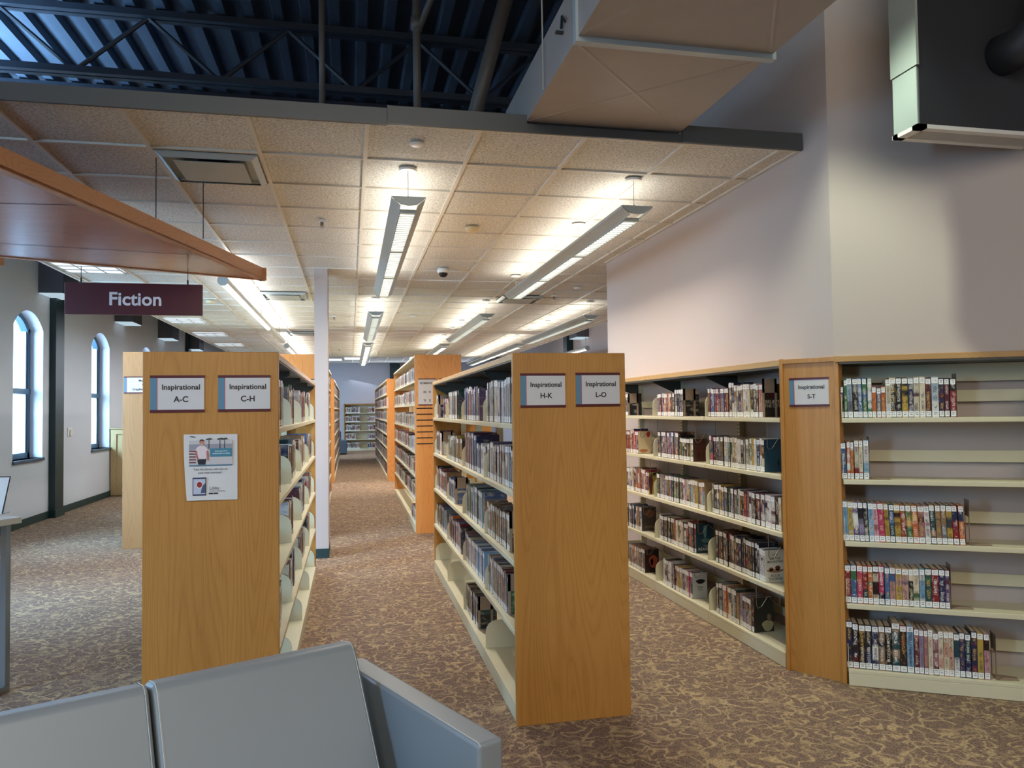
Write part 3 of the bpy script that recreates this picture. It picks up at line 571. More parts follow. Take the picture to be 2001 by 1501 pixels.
# ---------------------------------------------------------------- bookcases
TZ = [1.475, 1.133, .79, .447, .09]
def bracket(g, fr, s, z, d0=.012, d1=.26, h=.165):   # thin end plate of a shelf with a rounded front corner
    r = .07; prof = [(d0, z-.025), (d0, z+h-r)] + [(d0+r-r*cos(q), z+h-r+r*sin(q)) for q in (pi/8, pi/4, 3*pi/8, pi/2)] + [(d1, z+h), (d1, z-.025)]
    g.prism(prof, lambda u, v, w: fr.P(w, u, v), s-.0012, s+.0012)
def tier_set(t, fr, bounds, tz, depth=.25, base=True, wood_strip=False, slots=True, back=None, brackets=True, fine=True):
    for k, z in enumerate(tz):
        for i in range(len(bounds)-1):
            s0, s1 = bounds[i]+.003, bounds[i+1]-.003
            g = G(); basek = (k == len(tz)-1)
            if basek:
                fr.box(g, s0, s1, 0, depth+.03, z-.022, z); fr.box(g, s0, s1, 0, .02, .002, z-.022)
            else:
                fr.box(g, s0, s1, .006, depth, z-.018, z); fr.box(g, s0, s1, .0, .008, z-.026, z+.001)
            obj('shelf', g, M['shelf'], t, bevel=.0025, segs=2)
    if brackets and fine:
        for k, z in enumerate(tz):
            for i, b in enumerate(bounds):
                for e in ((1,) if i == 0 else (-1,) if i == len(bounds)-1 else (-1, 1)):
                    g = G(); bracket(g, fr, b+e*.004, z, d1=depth); p = obj('shelf_bracket', g, M['shelf'], t)
                    if k == len(tz)-1 and e > 0 and i:
                        pass
def uprights(t, fr, bounds, d, top, slots=True):
    for b in bounds:
        g = G(); fr.box(g, b-.018, b+.018, d-.02, d+.03, .0, top); p = obj('upright', g, M['shelf'], t)
        if slots:
            g = G(); z = .3
            while z < top-.05: fr.box(g, b-.011, b-.006, d-.0212, d-.0195, z, z+.014); fr.box(g, b+.006, b+.011, d-.0212, d-.0195, z, z+.014); z += .027
            obj('slots', g, M['slot'], p)
def canopy_brackets(t, fr, bounds, depth, ztop):
    for i, b in enumerate(bounds):
        for e in ((1,) if i == 0 else (-1,) if i == len(bounds)-1 else (-1, 1)):
            g = G(); g.prism([(.02, ztop-.03), (.02, ztop-.005), (depth, ztop-.005), (depth, ztop-.125), (depth-.05, ztop-.125)], lambda u, v, w: fr.P(w, u, v), b+e*.005-.001, b+e*.005+.001)
            g.tube([fr.P(b+e*.006, .03, ztop-.02), fr.P(b+e*.012, .03, ztop-.02)], .007, 8)
            obj('canopy_bracket', g, M['shelf_d'], t)
# nearest double sided cases
def island(name, label, x0, x1, y0, y1, top, tz, oak, mid_top, fine=True, sides=(-1, 1), nb=4):
    t = thing(name, label, 'bookcase', ((x0+x1)/2, y0, 0))
    obj('end_panel', G().box(x0-.005, x1+.003, y0-.028, y0, 0, top), M[oak], t, bevel=.002, segs=1)
    obj('end_panel', G().box(x0, x1, y1, y1+.025, 0, top-.005), M[oak], t, bevel=.002, segs=1)
    L = y1-y0; bounds = [L*i/nb for i in range(nb+1)]
    fl_, fr_ = Fr((x0, y1), (0, -1), (1, 0)), Fr((x1, y0), (0, 1), (-1, 0))
    if mid_top == 'wood':
        obj('top_board', G().box(x0, x1, y0, y1, top-.033, top-.003), M['oak_y'], t, bevel=.002, segs=1)
        obj('canopy_liner', G().box(x0+.004, x1-.004, y0, y1, top-.04, top-.033), M['shelf_d'], t)
    else:
        for i in range(nb):
            obj('top_shelf', G().box(x0-.005, x1+.005, y0+L*i/nb+.003, y0+L*(i+1)/nb-.003, top-.035, top-.012), M['shelf'], t)
    cd = (x1-x0)/2
    for fr in ([fl_] if -1 in sides else []) + ([fr_] if 1 in sides else []):
        tier_set(t, fr, bounds, tz, depth=cd-.035, fine=fine)
        canopy_brackets(t, fr, bounds, cd-.04, top-.035) if fine else None
    uprights(t, Fr((x0, y1), (0, -1), (1, 0)), [max(.02, min(L-.02, b)) for b in bounds], cd, top-.04, slots=fine)
    for k, z in enumerate(tz[1:] if fine else []):
        for i in range(nb): obj('back_rail', G().box((x0+x1)/2-.004, (x0+x1)/2+.004, y0+L*i/nb+.02, y0+L*(i+1)/nb-.02, z+.06, z+.11), M['shelf'], t)
    return fl_, fr_
FA_l, FA_r = island('double_sided_bookcase', 'oak ended bookcase with signs A-C and C-H and a poster', -.903, -.328, 3.675, 7.42, 1.829, TZ, 'oak', 'wood', sides=(1,))
FK_l, FK_r = island('double_sided_bookcase', 'oak ended bookcase with signs H-K and L-O beside the middle aisle', .791, 1.372, 3.685, 7.41, 1.829, TZ, 'oak', 'wood', sides=(-1,))
TZ7 = [1.93, 1.63, 1.325, 1.02, .715, .405, .09]
FR_l, FR_r = island('double_sided_bookcase', 'tall orange oak bookcase with the romance sign and slat grooves', .80, 1.388, 9.62, 14.3, 2.258, TZ7, 'oak_o', 'metal', fine=False, sides=(-1,), nb=5)
FR2_l, _ = island('double_sided_bookcase', 'tall bookcase in line behind the romance bookcase', .79, 1.36, 16.9, 25.2, 2.258, TZ7, 'oak_o', 'metal', fine=False, sides=(-1,), nb=9)
_, FL_r = island('double_sided_bookcase', 'tall oak ended bookcase behind the white column', -.90, -.345, 9.62, 14.3, 2.258, TZ7, 'oak_o', 'metal', fine=False, sides=(1,), nb=5)
_, FL2_r = island('double_sided_bookcase', 'far tall bookcase on the left of the middle aisle', -.90, -.345, 16.9, 25.2, 2.258, TZ7, 'oak_o', 'metal', fine=False, sides=(1,), nb=9)
island('double_sided_bookcase', 'tall light oak bookcase with the manga and graphic novels sign', -2.565, -1.99, 9.5, 14.2, 2.271, TZ7, 'oak_l', 'metal', fine=False, sides=(1,), nb=5)
# grooves on the romance end panel
g = G()
for k in range(7): z = 1.575-k*.0745; g.box(.815, 1.37, 9.588, 9.594, z-.006, z+.006)
o = obj('slat_grooves', g, M['slot'], [o for o in C.objects if o.get('label', '').startswith('tall orange oak')][0])
# wall cases
FW = Fr((2.50, 7.77), (0, -1), (1, 0))
wb = [.755, 1.73, 2.705, 3.69]
t = thing('wall_bookcase', 'oak topped wall bookcase of full shelves behind the L-O panel', 'bookcase', (2.65, 5.7, 0))
tier_set(t, FW, wb, TZ, depth=.28); uprights(t, FW, [b for b in wb[:-1]]+[3.66], .29, 1.78)
canopy_brackets(t, FW, wb, .28, 1.79)
g = G(); FW.box(g, .7, 3.70, 0, .17, 1.785, 1.822); obj('top_board', g, M['oak_y'], t, bevel=.002, segs=1)
g = G(); FW.box(g, .7, 3.70, .003, .30, 1.772, 1.785); obj('canopy_liner', g, M['shelf_d'], t)
g = G(); FW.box(g, .7, 3.70, .318, .325, 0, 1.78); obj('back_panel', g, M['wall'], t)
for z in TZ:
    for i in range(3): g = G(); FW.box(g, wb[i]+.02, wb[i+1]-.02, .292, .298, z+.07, z+.13); obj('back_rail', g, M['shelf'], t)
sb = [.004, 1.0, 1.836]
t = thing('angled_wall_bookcase', 'half empty angled wall bookcase right of the S-T panel', 'bookcase', FS.P(.9, .15, 0))
tier_set(t, FS, sb, TZ, depth=.27); uprights(t, FS, [.022, 1.0, 1.82], .29, 1.79)
g = G(); FS.box(g, -.02, 1.86, 0, .16, 1.79, 1.822); obj('top_board', g, M['oak_x'], t, bevel=.002, segs=1)
g = G(); FS.box(g, 0, 1.84, .003, .30, 1.778, 1.79); obj('canopy_liner', g, M['shelf_d'], t)
g = G(); FS.box(g, 0, 1.84, .325, .335, 0, 1.79); obj('back_panel', g, M['wall'], t)
for k, z in enumerate(TZ):
    for i in range(2):
        g = G(); FS.box(g, sb[i]+.02, sb[i+1]-.02, .285, .291, z+.085, z+.15)
        if k == 0: FS.box(g, sb[i]+.02, sb[i+1]-.02, .285, .291, z+.20, z+.30)
        obj('back_rail', g, M['shelf'], t)
# oak filler panel in the corner with the S-T sign
pa, pb = Vector((2.496, 4.062)), Vector((2.684, 3.768)); ex = (pb-pa).normalized(); FF = Fr(pa, ex, (-ex.y, ex.x)); LF = (pb-pa).length
t = thing('corner_filler_panel', 'oak corner filler panel carrying the Inspirational S-T sign', 'panel', FF.P(LF/2, .02, 0))
g = G(); FF.box(g, .02, LF-.02, .012, .03, 0, 1.80); obj('panel', g, M['oak'], t)
for s0, s1 in ((0, .022), (LF-.026, LF)): g = G(); FF.box(g, s0, s1, -.004, .05, 0, 1.825); obj('corner_post', g, M['oak'], t, bevel=.003, segs=2)
g = G(); FF.box(g, .02, LF-.02, .0, .05, 1.795, 1.822); obj('top_trim', g, M['oak'], t, bevel=.002, segs=1)
# far wall case
FB = Fr((-.25, 30.22), (1, 0), (0, 1))
t = thing('wall_bookcase', 'small far bookcase against the back wall at the aisle end', 'bookcase', (.6, 30.3, 0))
tier_set(t, FB, [.03, .9, 1.8], TZ, depth=.28, fine=False)
g = G(); FB.box(g, 0, .03, 0, .33, 0, 1.84); FB.box(g, 0, 1.83, 0, .33, 1.80, 1.84); obj('wood_surround', g, M['oak'], t)
g = G(); FB.box(g, .03, 1.83, .3, .33, 0, 1.8); obj('back_panel', g, M['shelf'], t)

# ---------------------------------------------------------------- books
PAL = dict(a=((150, 170, 182), 'pale blue-grey'), b=((58, 96, 150), 'blue'), c=((214, 200, 168), 'cream'), d=((28, 70, 76), 'dark teal'), e=((206, 156, 130), 'peach'), f=((196, 42, 86), 'hot pink'),
 g=((48, 112, 66), 'green'), h=((112, 112, 116), 'grey'), i=((164, 108, 112), 'dusty rose'), k=((26, 26, 32), 'black'), l=((150, 138, 170), 'lavender'), m=((96, 32, 48), 'maroon'), n=((32, 42, 84), 'navy'),
 o=((204, 98, 40), 'orange'), p=((216, 160, 170), 'pink'), r=((158, 34, 38), 'red'), s=((112, 162, 196), 'sky blue'), t=((150, 112, 78), 'tan'), u=((226, 160, 60), 'gold'), v=((92, 70, 118), 'violet'), w=((214, 212, 206), 'white'), y=((196, 160, 60), 'yellow'))
ORD = ['first', 'second', 'third', 'fourth', 'fifth', 'sixth', 'seventh', 'eighth', 'ninth', 'tenth', 'eleventh', 'twelfth', 'thirteenth', 'fourteenth', 'fifteenth', 'sixteenth', 'seventeenth', 'eighteenth', 'nineteenth', 'twentieth']
ORD += ['twenty-'+o for o in ORD[:9]] + ['thirtieth'] + ['thirty-'+o for o in ORD[:9]]
TIER5 = ['top', 'second', 'middle', 'fourth', 'bottom']
BK = []   # every book: frame, s0, w, z, h, d0, depth, lean, c1, c2, place, sticker flags, key
def add(fr, s0, w, z, h, c1, c2, place, tier, d0=.018, dep=.14, lean=0, top=True, front=False):
    BK.append(dict(fr=fr, s0=s0, w=w, z=z, h=h, c1=c1, c2=c2, place=place, tier=tier, d0=d0, dep=dep, lean=lean, top=top, front=front))
rb = random.Random(5)
for t_, s0, w, h, cc in ST_BOOKS:
    add(FS, s0, max(.008, w-.001), TZ[t_]+.001, h, cc[0], cc[1], 'angled S-T bookcase', t_, d0=.022+rb.random()*.004, dep=.13+.1*(h-.17), lean={2: -.05, 1: -.04 if s0 < .02 else 0, 0: -.03 if .04 < s0 < .13 else 0}.get(t_, 0)*rb.uniform(.6, 1))
def fill(fr, s0, s1, z, cols, h0, h1, place, tier, rnd, tw=None, d0=.03):
    tw = tw or .0285; n = max(1, round((s1-s0)/tw)); ws = [rnd.uniform(.72, 1.35) for _ in range(n)]; k = (s1-s0)/sum(ws); s = s0; h = rnd.uniform(h0, h1)
    for i, w in enumerate(ws):
        if rnd.random() < .35: h = rnd.uniform(h0, h1)
        c1 = cols[i] if n <= len(cols)*1.15 and i < len(cols) else rnd.choice(cols)
        c2 = rnd.choice(cols+'kwcnt')
        add(fr, s, w*k-.0012, z+.001, h, c1, c2, place, tier, d0=d0+rnd.uniform(-.003, .006), dep=.62*h+rnd.uniform(0, .01), lean=0, top=rnd.random() < .8)
        s += w*k
WB = ['far bay', 'middle bay', 'near bay']; KB = ['farthest bay', 'third bay from viewer', 'second bay from viewer', 'nearest bay']
for cs, t_, s0, s1, cols, h0, h1 in RUNS:
    if cs == 'W':
        bay = 0 if s0 < 1.6 else 1 if s0 < 2.6 else 2
        fill(FW, max(s0, wb[bay]+.012), s1, TZ[t_], cols, h0, h1, WB[bay]+' of wall bookcase', t_, rb)
    else:
        L = 3.725; bnd = [L*i/4 for i in range(5)]
        sm = (s0+s1)/2+.01; bay = max(0, min(3, int(sm/(L/4)))); s0 = max(s0, bnd[bay]+.012); s1 = min(s1, bnd[bay+1]-.012)
        if s1-s0 > .03: fill(FK_l, s0, s1, TZ[t_], cols, h0, h1, KB[bay]+' of the H-K bookcase', t_, rb, tw=.031)
# right side of the A-C case: s runs near to far, books pushed to the near end of each bay
AB = ['nearest bay', 'second bay', 'third bay', 'farthest bay']
for k, lens in enumerate(((.72, .6, .8, .7), (.55, .68, .8, .85), (.45, .5, .7, .8), (.6, .55, .7, .5), (.4, 0, 0, 0))):
    for b, q in enumerate(lens):
        if q: fill(FA_r, 3.745*b/4+.012, 3.745*b/4+.012+q*.9, TZ[k], rb.choice(['nhmkcwbk', 'kdgcwnrh', 'wrmktcbn']), .20, .245, AB[b]+' of the C-H bookcase side', k, rb, tw=.031)
IND_END = len(BK)
def far_fill(fr, L, nb, tz, h0, h1, skip=(), dens=.93, cols='nkhcwmrtbgsavipd'):
    for k, z in enumerate(tz):
        for b in range(nb):
            if (k, b) in skip: continue
            s0 = L*b/nb+.02; e = s0 + (L/nb-.04)*rb.uniform(dens-.12, dens)
            cs = ''.join(rb.sample(cols, min(9, len(cols)))); fill(fr, s0, e, z, cs, h0, h1, '', k, rb, tw=.036, d0=.02)
far_fill(FR_l, 4.68, 5, TZ7, .17, .2, skip=((6, 0), (6, 2), (6, 1), (6, 3)), cols='ckwcihwtrsdp')
far_fill(FR2_l, 8.3, 9, TZ7, .19, .24)
far_fill(FL_r, 4.68, 5, TZ7, .19, .24); far_fill(FL2_r, 8.3, 9, TZ7, .19, .24, cols='cwmrktch')
for k, z in enumerate(TZ): 
    fill(FB, .05, (.62, .6, .6, .45, .62)[k], z, 'knwhrcd', .2, .25, '', k, rb, tw=.034); fill(FB, .92, 1.2, z, 'wsprkm', .2, .24, '', k, rb, tw=.034)
# size each book shows in the photograph, to choose the individuals
for b in BK[:]:
    fr = b['fr']; p = project(fr.P(b['s0'], b['d0'], b['z'])); q = project(fr.P(b['s0']+b['w'], b['d0'], b['z']+b['h']))
    p2 = project(fr.P(b['s0']+b['w'], b['d0']+b['dep'], b['z']+b['h']))
    b['px'] = abs(q[0]-p[0])*abs(q[1]-p[1]) if p and q and 0 <= max(p[0], q[0]) and min(p[0], q[0]) <= 2001 else 0
    if b['fr'] is FA_r and (p[0] < 552 and p2[0] < 546): b['px'] *= .3
for cs_ in set((b['place'], b['tier']) for b in BK[:IND_END] if b['fr'] is FW):
    b = max((b for b in BK[:IND_END] if (b['place'], b['tier']) == cs_), key=lambda b: b['s0'])
    if b['px']: b['px'] += 2000      # the near side of a row shows its whole front cover
order = sorted(range(len(BK)), key=lambda i: -BK[i]['px']); indiv = set(order[:300])
cnt = {}
def lin(c, f=1.0): return tuple(min(1, x*f) for x in s2l(c))
def book_geo(b, cov, pag, lab, hdr, rnd):
    fr, s0, w, z, h, d0, dep = b['fr'], b['s0'], b['w'], b['z'], b['h'], b['d0'], b['dep']
    j = rnd.uniform(.85, 1.12); A_, B_ = [tuple(x*.8 + sum(q)/3*.14 for x in q) for q in (PAL[b['c1']][0], PAL[b['c2']][0])]
    lum = sum(A_)/3; cc = rnd.choice(((224, 214, 190), (236, 232, 226), (206, 168, 90))) if lum < 130 else rnd.choice(((40, 38, 46), (120, 30, 40), (30, 50, 90)))
    cols = ((*lin(A_, j), rnd.random()), (*lin(B_, j), 1), (*lin(cc), 1))
    tb = .0022; ln = b['lean']
    def bx(g, a0, a1, b0, b1, z0, z1, uv=None):
        P = lambda s, d, zz: fr.P(s0 + s + (zz-z)*math.tan(ln), d0+d, z + (zz-z)*cos(ln))
        g.hexa([P(a0, b0, z0), P(a1, b0, z0), P(a1, b1, z0), P(a0, b1, z0), P(a0, b0, z1), P(a1, b0, z1), P(a1, b1, z1), P(a0, b1, z1)], uv)
    sq = [(0, 0), (1, 0), (1, 1), (0, 1)]; side = [(2, 0), (3.4, 0), (3.4, 1), (2, 1)]; none = [(2.5, .5)]*4
    cov.cc = cols
    bx(cov, 0, w, 0, .003, z, z+h, [none, none, sq, none, none, none])
    bx(cov, 0, tb, .003, dep, z, z+h, [none, none, none, side, none, [(2, 0), (3.4, 0), (3.4, 1), (2, 1)]]); bx(cov, w-tb, w, .003, dep, z, z+h, [none, none, none, side, none, side])
    bx(pag, tb, w-tb, .003, dep-.003, z+.003, z+h-.004)
    bx(lab, .0006, w-.0006, -.0006, .0002, z+.004, z+.034, [none, none, sq, none, none, none])
    if b['top']: bx(hdr, .0012, w-.0012, -.0005, .0002, z+h-.034, z+h-.006, [none, none, sq, none, none, none])
rk = random.Random(21)
seq = {}
BOOKOBJ = {}
for i, b in enumerate(BK[:IND_END]):
    key = (b['place'], b['tier']); seq[key] = seq.get(key, 0)+1; b['nth'] = seq[key]
for i in sorted(indiv):
    b = BK[i]
    if i >= IND_END: b['place'] = 'the far bookcase'; b['nth'] = 1
    cov, pag, lab, hdr = G(), G(), G(), G(); book_geo(b, cov, pag, lab, hdr, rk)
    if b['place'].startswith('ang'): where = '%s from left on %s shelf of %s' % (ORD[b['nth']-1], TIER5[b['tier']], b['place'])
    elif b['fr'] is FA_r: where = '%s from left, %s shelf, %s' % (ORD[b['nth']-1], TIER5[b['tier']], b['place'])
    else: where = '%s from left, %s shelf, %s' % (ORD[b['nth']-1], TIER5[b['tier']], b['place'])
    n1, n2 = PAL[b['c1']][1], PAL[b['c2']][1]
    lb = '%s and %s book, %s' % (n1, n2, where) if n1 != n2 else '%s book, %s' % (n1, where)
    if len(lb.split()) > 16: lb = '%s book, %s' % (n1, where)
    grp = 'books on the %s shelf of the %s' % (TIER5[b['tier']], b['place'].replace('the ', ''))
    o = obj('book', cov, M['book'], None); tag(o, lb, 'book', grp)
    obj('page_block', pag, M['page'], o); obj('spine_label', lab, M['sticker'], o)
    if b['top']: obj('genre_sticker', hdr, M['sticker'], o)
    BOOKOBJ[i] = o
g = G()
for i, b in enumerate(BK):
    if i in indiv: continue
    tmp = [G(), G(), G(), G()]; book_geo(b, *tmp, rk)
    for k, q in enumerate(tmp):
        n = len(g.v); g.v += q.v
        for f, uv, c_ in zip(q.f, q.uv, q.c): g.f.append([n+a_ for a_ in f]); g.mi.append((0, 1, 2, 2)[k]); g.uv.append(uv); g.c.append(c_)
o = obj('books', g, [M['book'], M['page'], M['sticker']], None)
tag(o, 'rows of small library books filling the farther and hidden shelves', 'books', None, 'stuff')

# readable covers and spines
def last_in(place, tier):
    c = [(b['s0'], i) for i, b in enumerate(BK[:IND_END]) if b['place'] == place and b['tier'] == tier]; return max(c)[1]
def cover_art(place, tier, bgc, lines, shapes=()):
    i = last_in(place, tier); b = BK[i]; fr = b['fr']; s = b['s0']+b['w']+.0006; d0, dep, z, h = b['d0'], b['dep'], b['z'], b['h']; par = BOOKOBJ.get(i)
    if par is None: return
    e3 = Vector((fr.ey.x, fr.ey.y, 0)); 
    g = G(); g.quad([fr.P(s, d0+.001, z+.001), fr.P(s, d0+dep-.001, z+.001), fr.P(s, d0+dep-.001, z+h-.001), fr.P(s, d0+.001, z+h-.001)]); obj('front_cover', g, flat(bgc, .3), par)
    for (u0, v0, u1, v1, c_, *kk) in shapes:
        n = 18; g = G(); cu, cv, ru, rv = (u0+u1)/2, (v0+v1)/2, (u1-u0)/2, (v1-v0)/2
        if kk: g.quad([fr.P(s+.0003, d0+dep*a_, z+h*b_) for a_, b_ in ((u0, v0), (u1, v0), (u1, v1), (u0, v1))])
        else: g.quad([fr.P(s+.0004, d0+dep*(cu+ru*cos(2*pi*k/n)*(1+.15*sin(3*2*pi*k/n))), z+h*(cv+rv*sin(2*pi*k/n))) for k in range(n)]); obj('cover_picture', g, flat(c_, .3), par)
    for body, v_, sz, c_ in lines: obj('cover_title', text_geo(body, sz, fr.P(s, d0+dep*.52, z+h*v_), e3, Z3, depth=.0009, bold=.005), flat(c_, .4), par)
nb_, mb_, fb_ = 'near bay of wall bookcase', 'middle bay of wall bookcase', 'far bay of wall bookcase'
cover_art(nb_, 0, (44, 36, 34), (('BELIEVE', .42, .030, (190, 178, 160)), ('THE CITY', .3, .026, (190, 178, 160))), ((.3, .55, .75, .85, (70, 24, 26)),))
cover_art(nb_, 1, (34, 66, 84), (), ((.02, .22, .98, .42, (150, 140, 70), 1), (.02, .01, .98, .22, (22, 26, 30), 1), (.7, .15, .8, .38, (18, 20, 24))))
cover_art(nb_, 2, (176, 150, 116), (('SA', .2, .034, (224, 216, 200)), ('SV', .06, .034, (224, 216, 200))), ((.2, .25, .7, .8, (60, 36, 28)),))
cover_art(nb_, 3, (206, 196, 176), (('SAY', .8, .024, (70, 60, 56)), ('TO THE', .69, .02, (70, 60, 56)), ('MOUNTAIN', .59, .02, (70, 60, 56)), ('BODIE', .16, .022, (60, 54, 50)), ('THORNE', .05, .024, (60, 54, 50))), ((.08, .28, .96, .4, (150, 112, 84)), (.2, .33, .42, .45, (120, 76, 54)), (.52, .34, .78, .5, (100, 54, 40))))
cover_art(nb_, 4, (44, 42, 34), (), ((.3, .7, .98, .98, (84, 80, 64), 1), (.4, .02, .98, .34, (150, 142, 104)), (.66, .3, .86, .52, (118, 96, 76))))
cover_art(mb_, 1, (70, 34, 30), (), ((.1, .5, .9, .8, (150, 120, 120), 1), (.1, .08, .9, .44, (130, 84, 50), 1), (.3, .12, .5, .4, (50, 26, 20)), (.6, .15, .8, .38, (60, 34, 24))))
cover_art(mb_, 2, (168, 140, 104), (), ((.3, .25, .6, .7, (44, 32, 26)), (.1, .05, .9, .3, (150, 130, 80))))
cover_art(mb_, 3, (28, 52, 66), (('THE', .22, .016, (180, 180, 170)), ('REASON', .09, .030, (206, 206, 198))), ((.42, .5, .62, .95, (92, 128, 130)), (.3, .34, .8, .5, (70, 104, 100))))
cover_art(mb_, 4, (176, 178, 172), (('Take', .4, .024, (50, 52, 56)), ('Two', .3, .022, (50, 52, 56))), ((.02, .5, .98, .99, (84, 94, 102), 1), (.05, .5, .95, .6, (34, 36, 42), 1), (.25, .56, .85, .74, (24, 26, 32)), (.46, .68, .6, .92, (24, 26, 32), 1)))
cover_art(fb_, 1, (196, 176, 140), (), ((.05, .32, .65, .62, (190, 34, 28), 1), (.62, .72, .9, .98, (150, 40, 30)), (.1, .05, .7, .2, (170, 110, 70))))
cover_art(fb_, 2, (164, 136, 60), (), ((.02, .0, .3, .95, (70, 30, 20)), (.3, .8, .98, .99, (40, 30, 24))))
cover_art(fb_, 3, (60, 52, 48), (('RIVERS', .12, .028, (130, 110, 92)),), ((.2, .55, .9, .9, (110, 70, 56)),))
cover_art(fb_, 4, (42, 26, 26), (), ((.3, .2, .9, .75, (150, 70, 50)), (.4, .3, .6, .6, (190, 150, 110))))
def spine_title(tier, s_at, body, sz, c_, v=.5):
    best = min((abs(b['s0']+b['w']/2-s_at), i) for i, b in enumerate(BK[:IND_END]) if b['fr'] is FS and b['tier'] == tier)[1]; b = BK[best]
    if best not in BOOKOBJ: return
    s = b['s0']+b['w']/2; e = Vector((FS.ex.x, FS.ex.y, 0))
    obj('spine_title', text_geo(body, sz, Vector(FS.P(s-sz*.33+(v-.5)*0, b['d0'], b['z']+b['h']*v)), -Z3, e, depth=.0012, bold=.01), flat(c_, .4), BOOKOBJ[best])
def sS(X, tier): return [r for r in ST_BOOKS if r[0] == tier]
r4 = [r for r in ST_BOOKS if r[0] == 4]
for k, body, sz, c_, v in ((2, 'WHITLOW', .020, (210, 206, 200), .3), (3, 'WHITLOW', .020, (210, 206, 200), .3), (4, 'WHITLOW', .020, (60, 70, 90), .3), (9, 'TRIAL', .026, (60, 76, 110), .75), (9, 'THE', .010, (60, 76, 110), .92), (9, 'ROBERT WHITLOW', .011, (40, 50, 80), .33)):
    spine_title(4, r4[k][1]+r4[k][2]/2, body, sz, c_, v)
r3 = [r for r in ST_BOOKS if r[0] == 3]
r2_ = [r for r in ST_BOOKS if r[0] == 2]

# bookends and wire supports
def bookend(fr, s, z, label, h=.15, arch_=False, tall=.23):
    t = thing('bookend', label, 'bookend', fr.P(s, .09, z), 'brown metal bookends')
    g = G(); fr.box(g, s, s+.0015, .03, .045, z, z+tall); fr.box(g, s, s+.0015, .115, .13, z, z+tall); fr.box(g, s, s+.0015, .03, .13, z+tall-.09, z+tall); obj('upright_plate', g, M['brown'], t)
    g = G(); g.prism([(s-.0, .03), (s+.11, .05), (s+.11, .11), (s, .13)], lambda u, v, w: fr.P(u, v, w), z+.0005, z+.002); obj('foot', g, M['brown'], t)
ends = {k: max(r[1]+r[2] for r in ST_BOOKS if r[0] == k) for k in range(5)}
bookend(FS, ends[0]+.004, TZ[0]+.001, 'brown bookend after the top shelf row, angled bookcase', tall=.235)
bookend(FS, ends[1]+.003, TZ[1]+.001, 'brown bookend behind the sky blue book, angled bookcase', tall=.235)
bookend(FS, ends[2]+.022, TZ[2]+.001, 'leaning brown bookend on the middle shelf, angled bookcase', tall=.24)
bookend(FS, ends[3]+.006, TZ[3]+.001, 'brown bookend on the fourth shelf, angled bookcase', tall=.235)
bookend(FS, ends[4]+.03, TZ[4]+.001, 'free standing brown bookend on the bottom shelf, angled bookcase', tall=.235)
bookend(FW, 3.455, TZ[0]+.001, 'brown bookend at the near end of the wall bookcase top', tall=.245)
bookend(FW, 2.303, TZ[0]+.001, 'brown bookend on top shelf middle bay, wall bookcase', tall=.215)
bookend(FW, 1.105, TZ[0]+.001, 'brown bookend on top shelf far bay, wall bookcase', tall=.205)
for s, k, lb in ((.242, 0, 'brown bookend at the far end of H-K top shelf'), (.44, 1, 'beige bookend far down the second H-K shelf'), (1.35, 2, 'brown bookend behind the lone blue books, H-K middle shelf'), (3.46, 2, 'brown bookend at near end of the H-K middle shelf'), (3.40, 3, 'brown bookend at near end of the H-K fourth shelf'), (2.40, 4, 'brown bookend on the bottom H-K shelf')):
    bookend(FK_l, s, TZ[k]+.001, lb, tall=.215)
def wire(fr, s, ztop, label, drop=.17):
    t = thing('wire_book_support', label, 'book support', fr.P(s, .1, ztop-drop), 'wire book supports hung under the shelves')
    P = fr.P; z = ztop-.03
    obj('wire_loop', G().tube([P(s+.0, .05, z), P(s, .05, z-drop+.02), P(s, .06, z-drop), P(s, .085, z-drop+.01), P(s+.004, .13, z-drop+.075), P(s+.004, .155, z-drop+.05), P(s, .2, z-drop+.0), P(s, .215, z-drop+.015), P(s, .215, z)], .0022, 6), M['wire'], t)
ws = [(FW, max(b['s0']+b['w'] for b in BK[:IND_END] if b['place'] == pl and b['tier'] == k)+.006, TZ[k-1], 'wire book support under the %s shelf, %s' % (TIER5[k-1], pl)) for pl in (nb_, mb_, fb_) for k in range(1, 5)]
for a_ in ws: wire(*a_)

# ---------------------------------------------------------------- signs
def shelf_sign(fr, s0, s1, z0, z1, lines, label, fr_d=0, size=.026, skip_blue=False):
    t = thing('shelf_sign', label, 'sign', fr.P((s0+s1)/2, fr_d, z0)); d = fr_d
    for za, zb in ((z1-.012, z1), (z0, z0+.012)): g = G(); fr.box(g, s0, s1, d-.006, d, za, zb); obj('holder_rail', g, M['burg'], t)
    g = G(); fr.box(g, s0+.002, s1-.002, d-.0035, d, z0+.012, z1-.012); obj('card', g, M['card'], t)
    e = Vector((fr.ex.x, fr.ex.y, 0)); w = s1-s0
    if not skip_blue:
        g = G(); fr.box(g, s0+.001, s0+.028, d-.0042, d-.003, z0+.012, z1-.012); obj('blue_band', g, M['blue'], t)
        g = G(); fr.box(g, s0+.028, s0+.031, d-.0042, d-.003, z0+.012, z1-.012); obj('red_line', g, M['pinkl'], t)
    cx_ = s0 + (w+.03)/2 if not skip_blue else (s0+s1)/2
    for body, zz, sz in lines: obj('lettering', text_geo(body, sz, Vector(fr.P(cx_, d-.0036, z0+zz)), e, Z3, depth=.001, bold=.022), M['ink'], t)
FE = lambda y: Fr((0, y), (1, 0), (0, 1))
e1 = FE(3.647); e2 = FE(3.657)
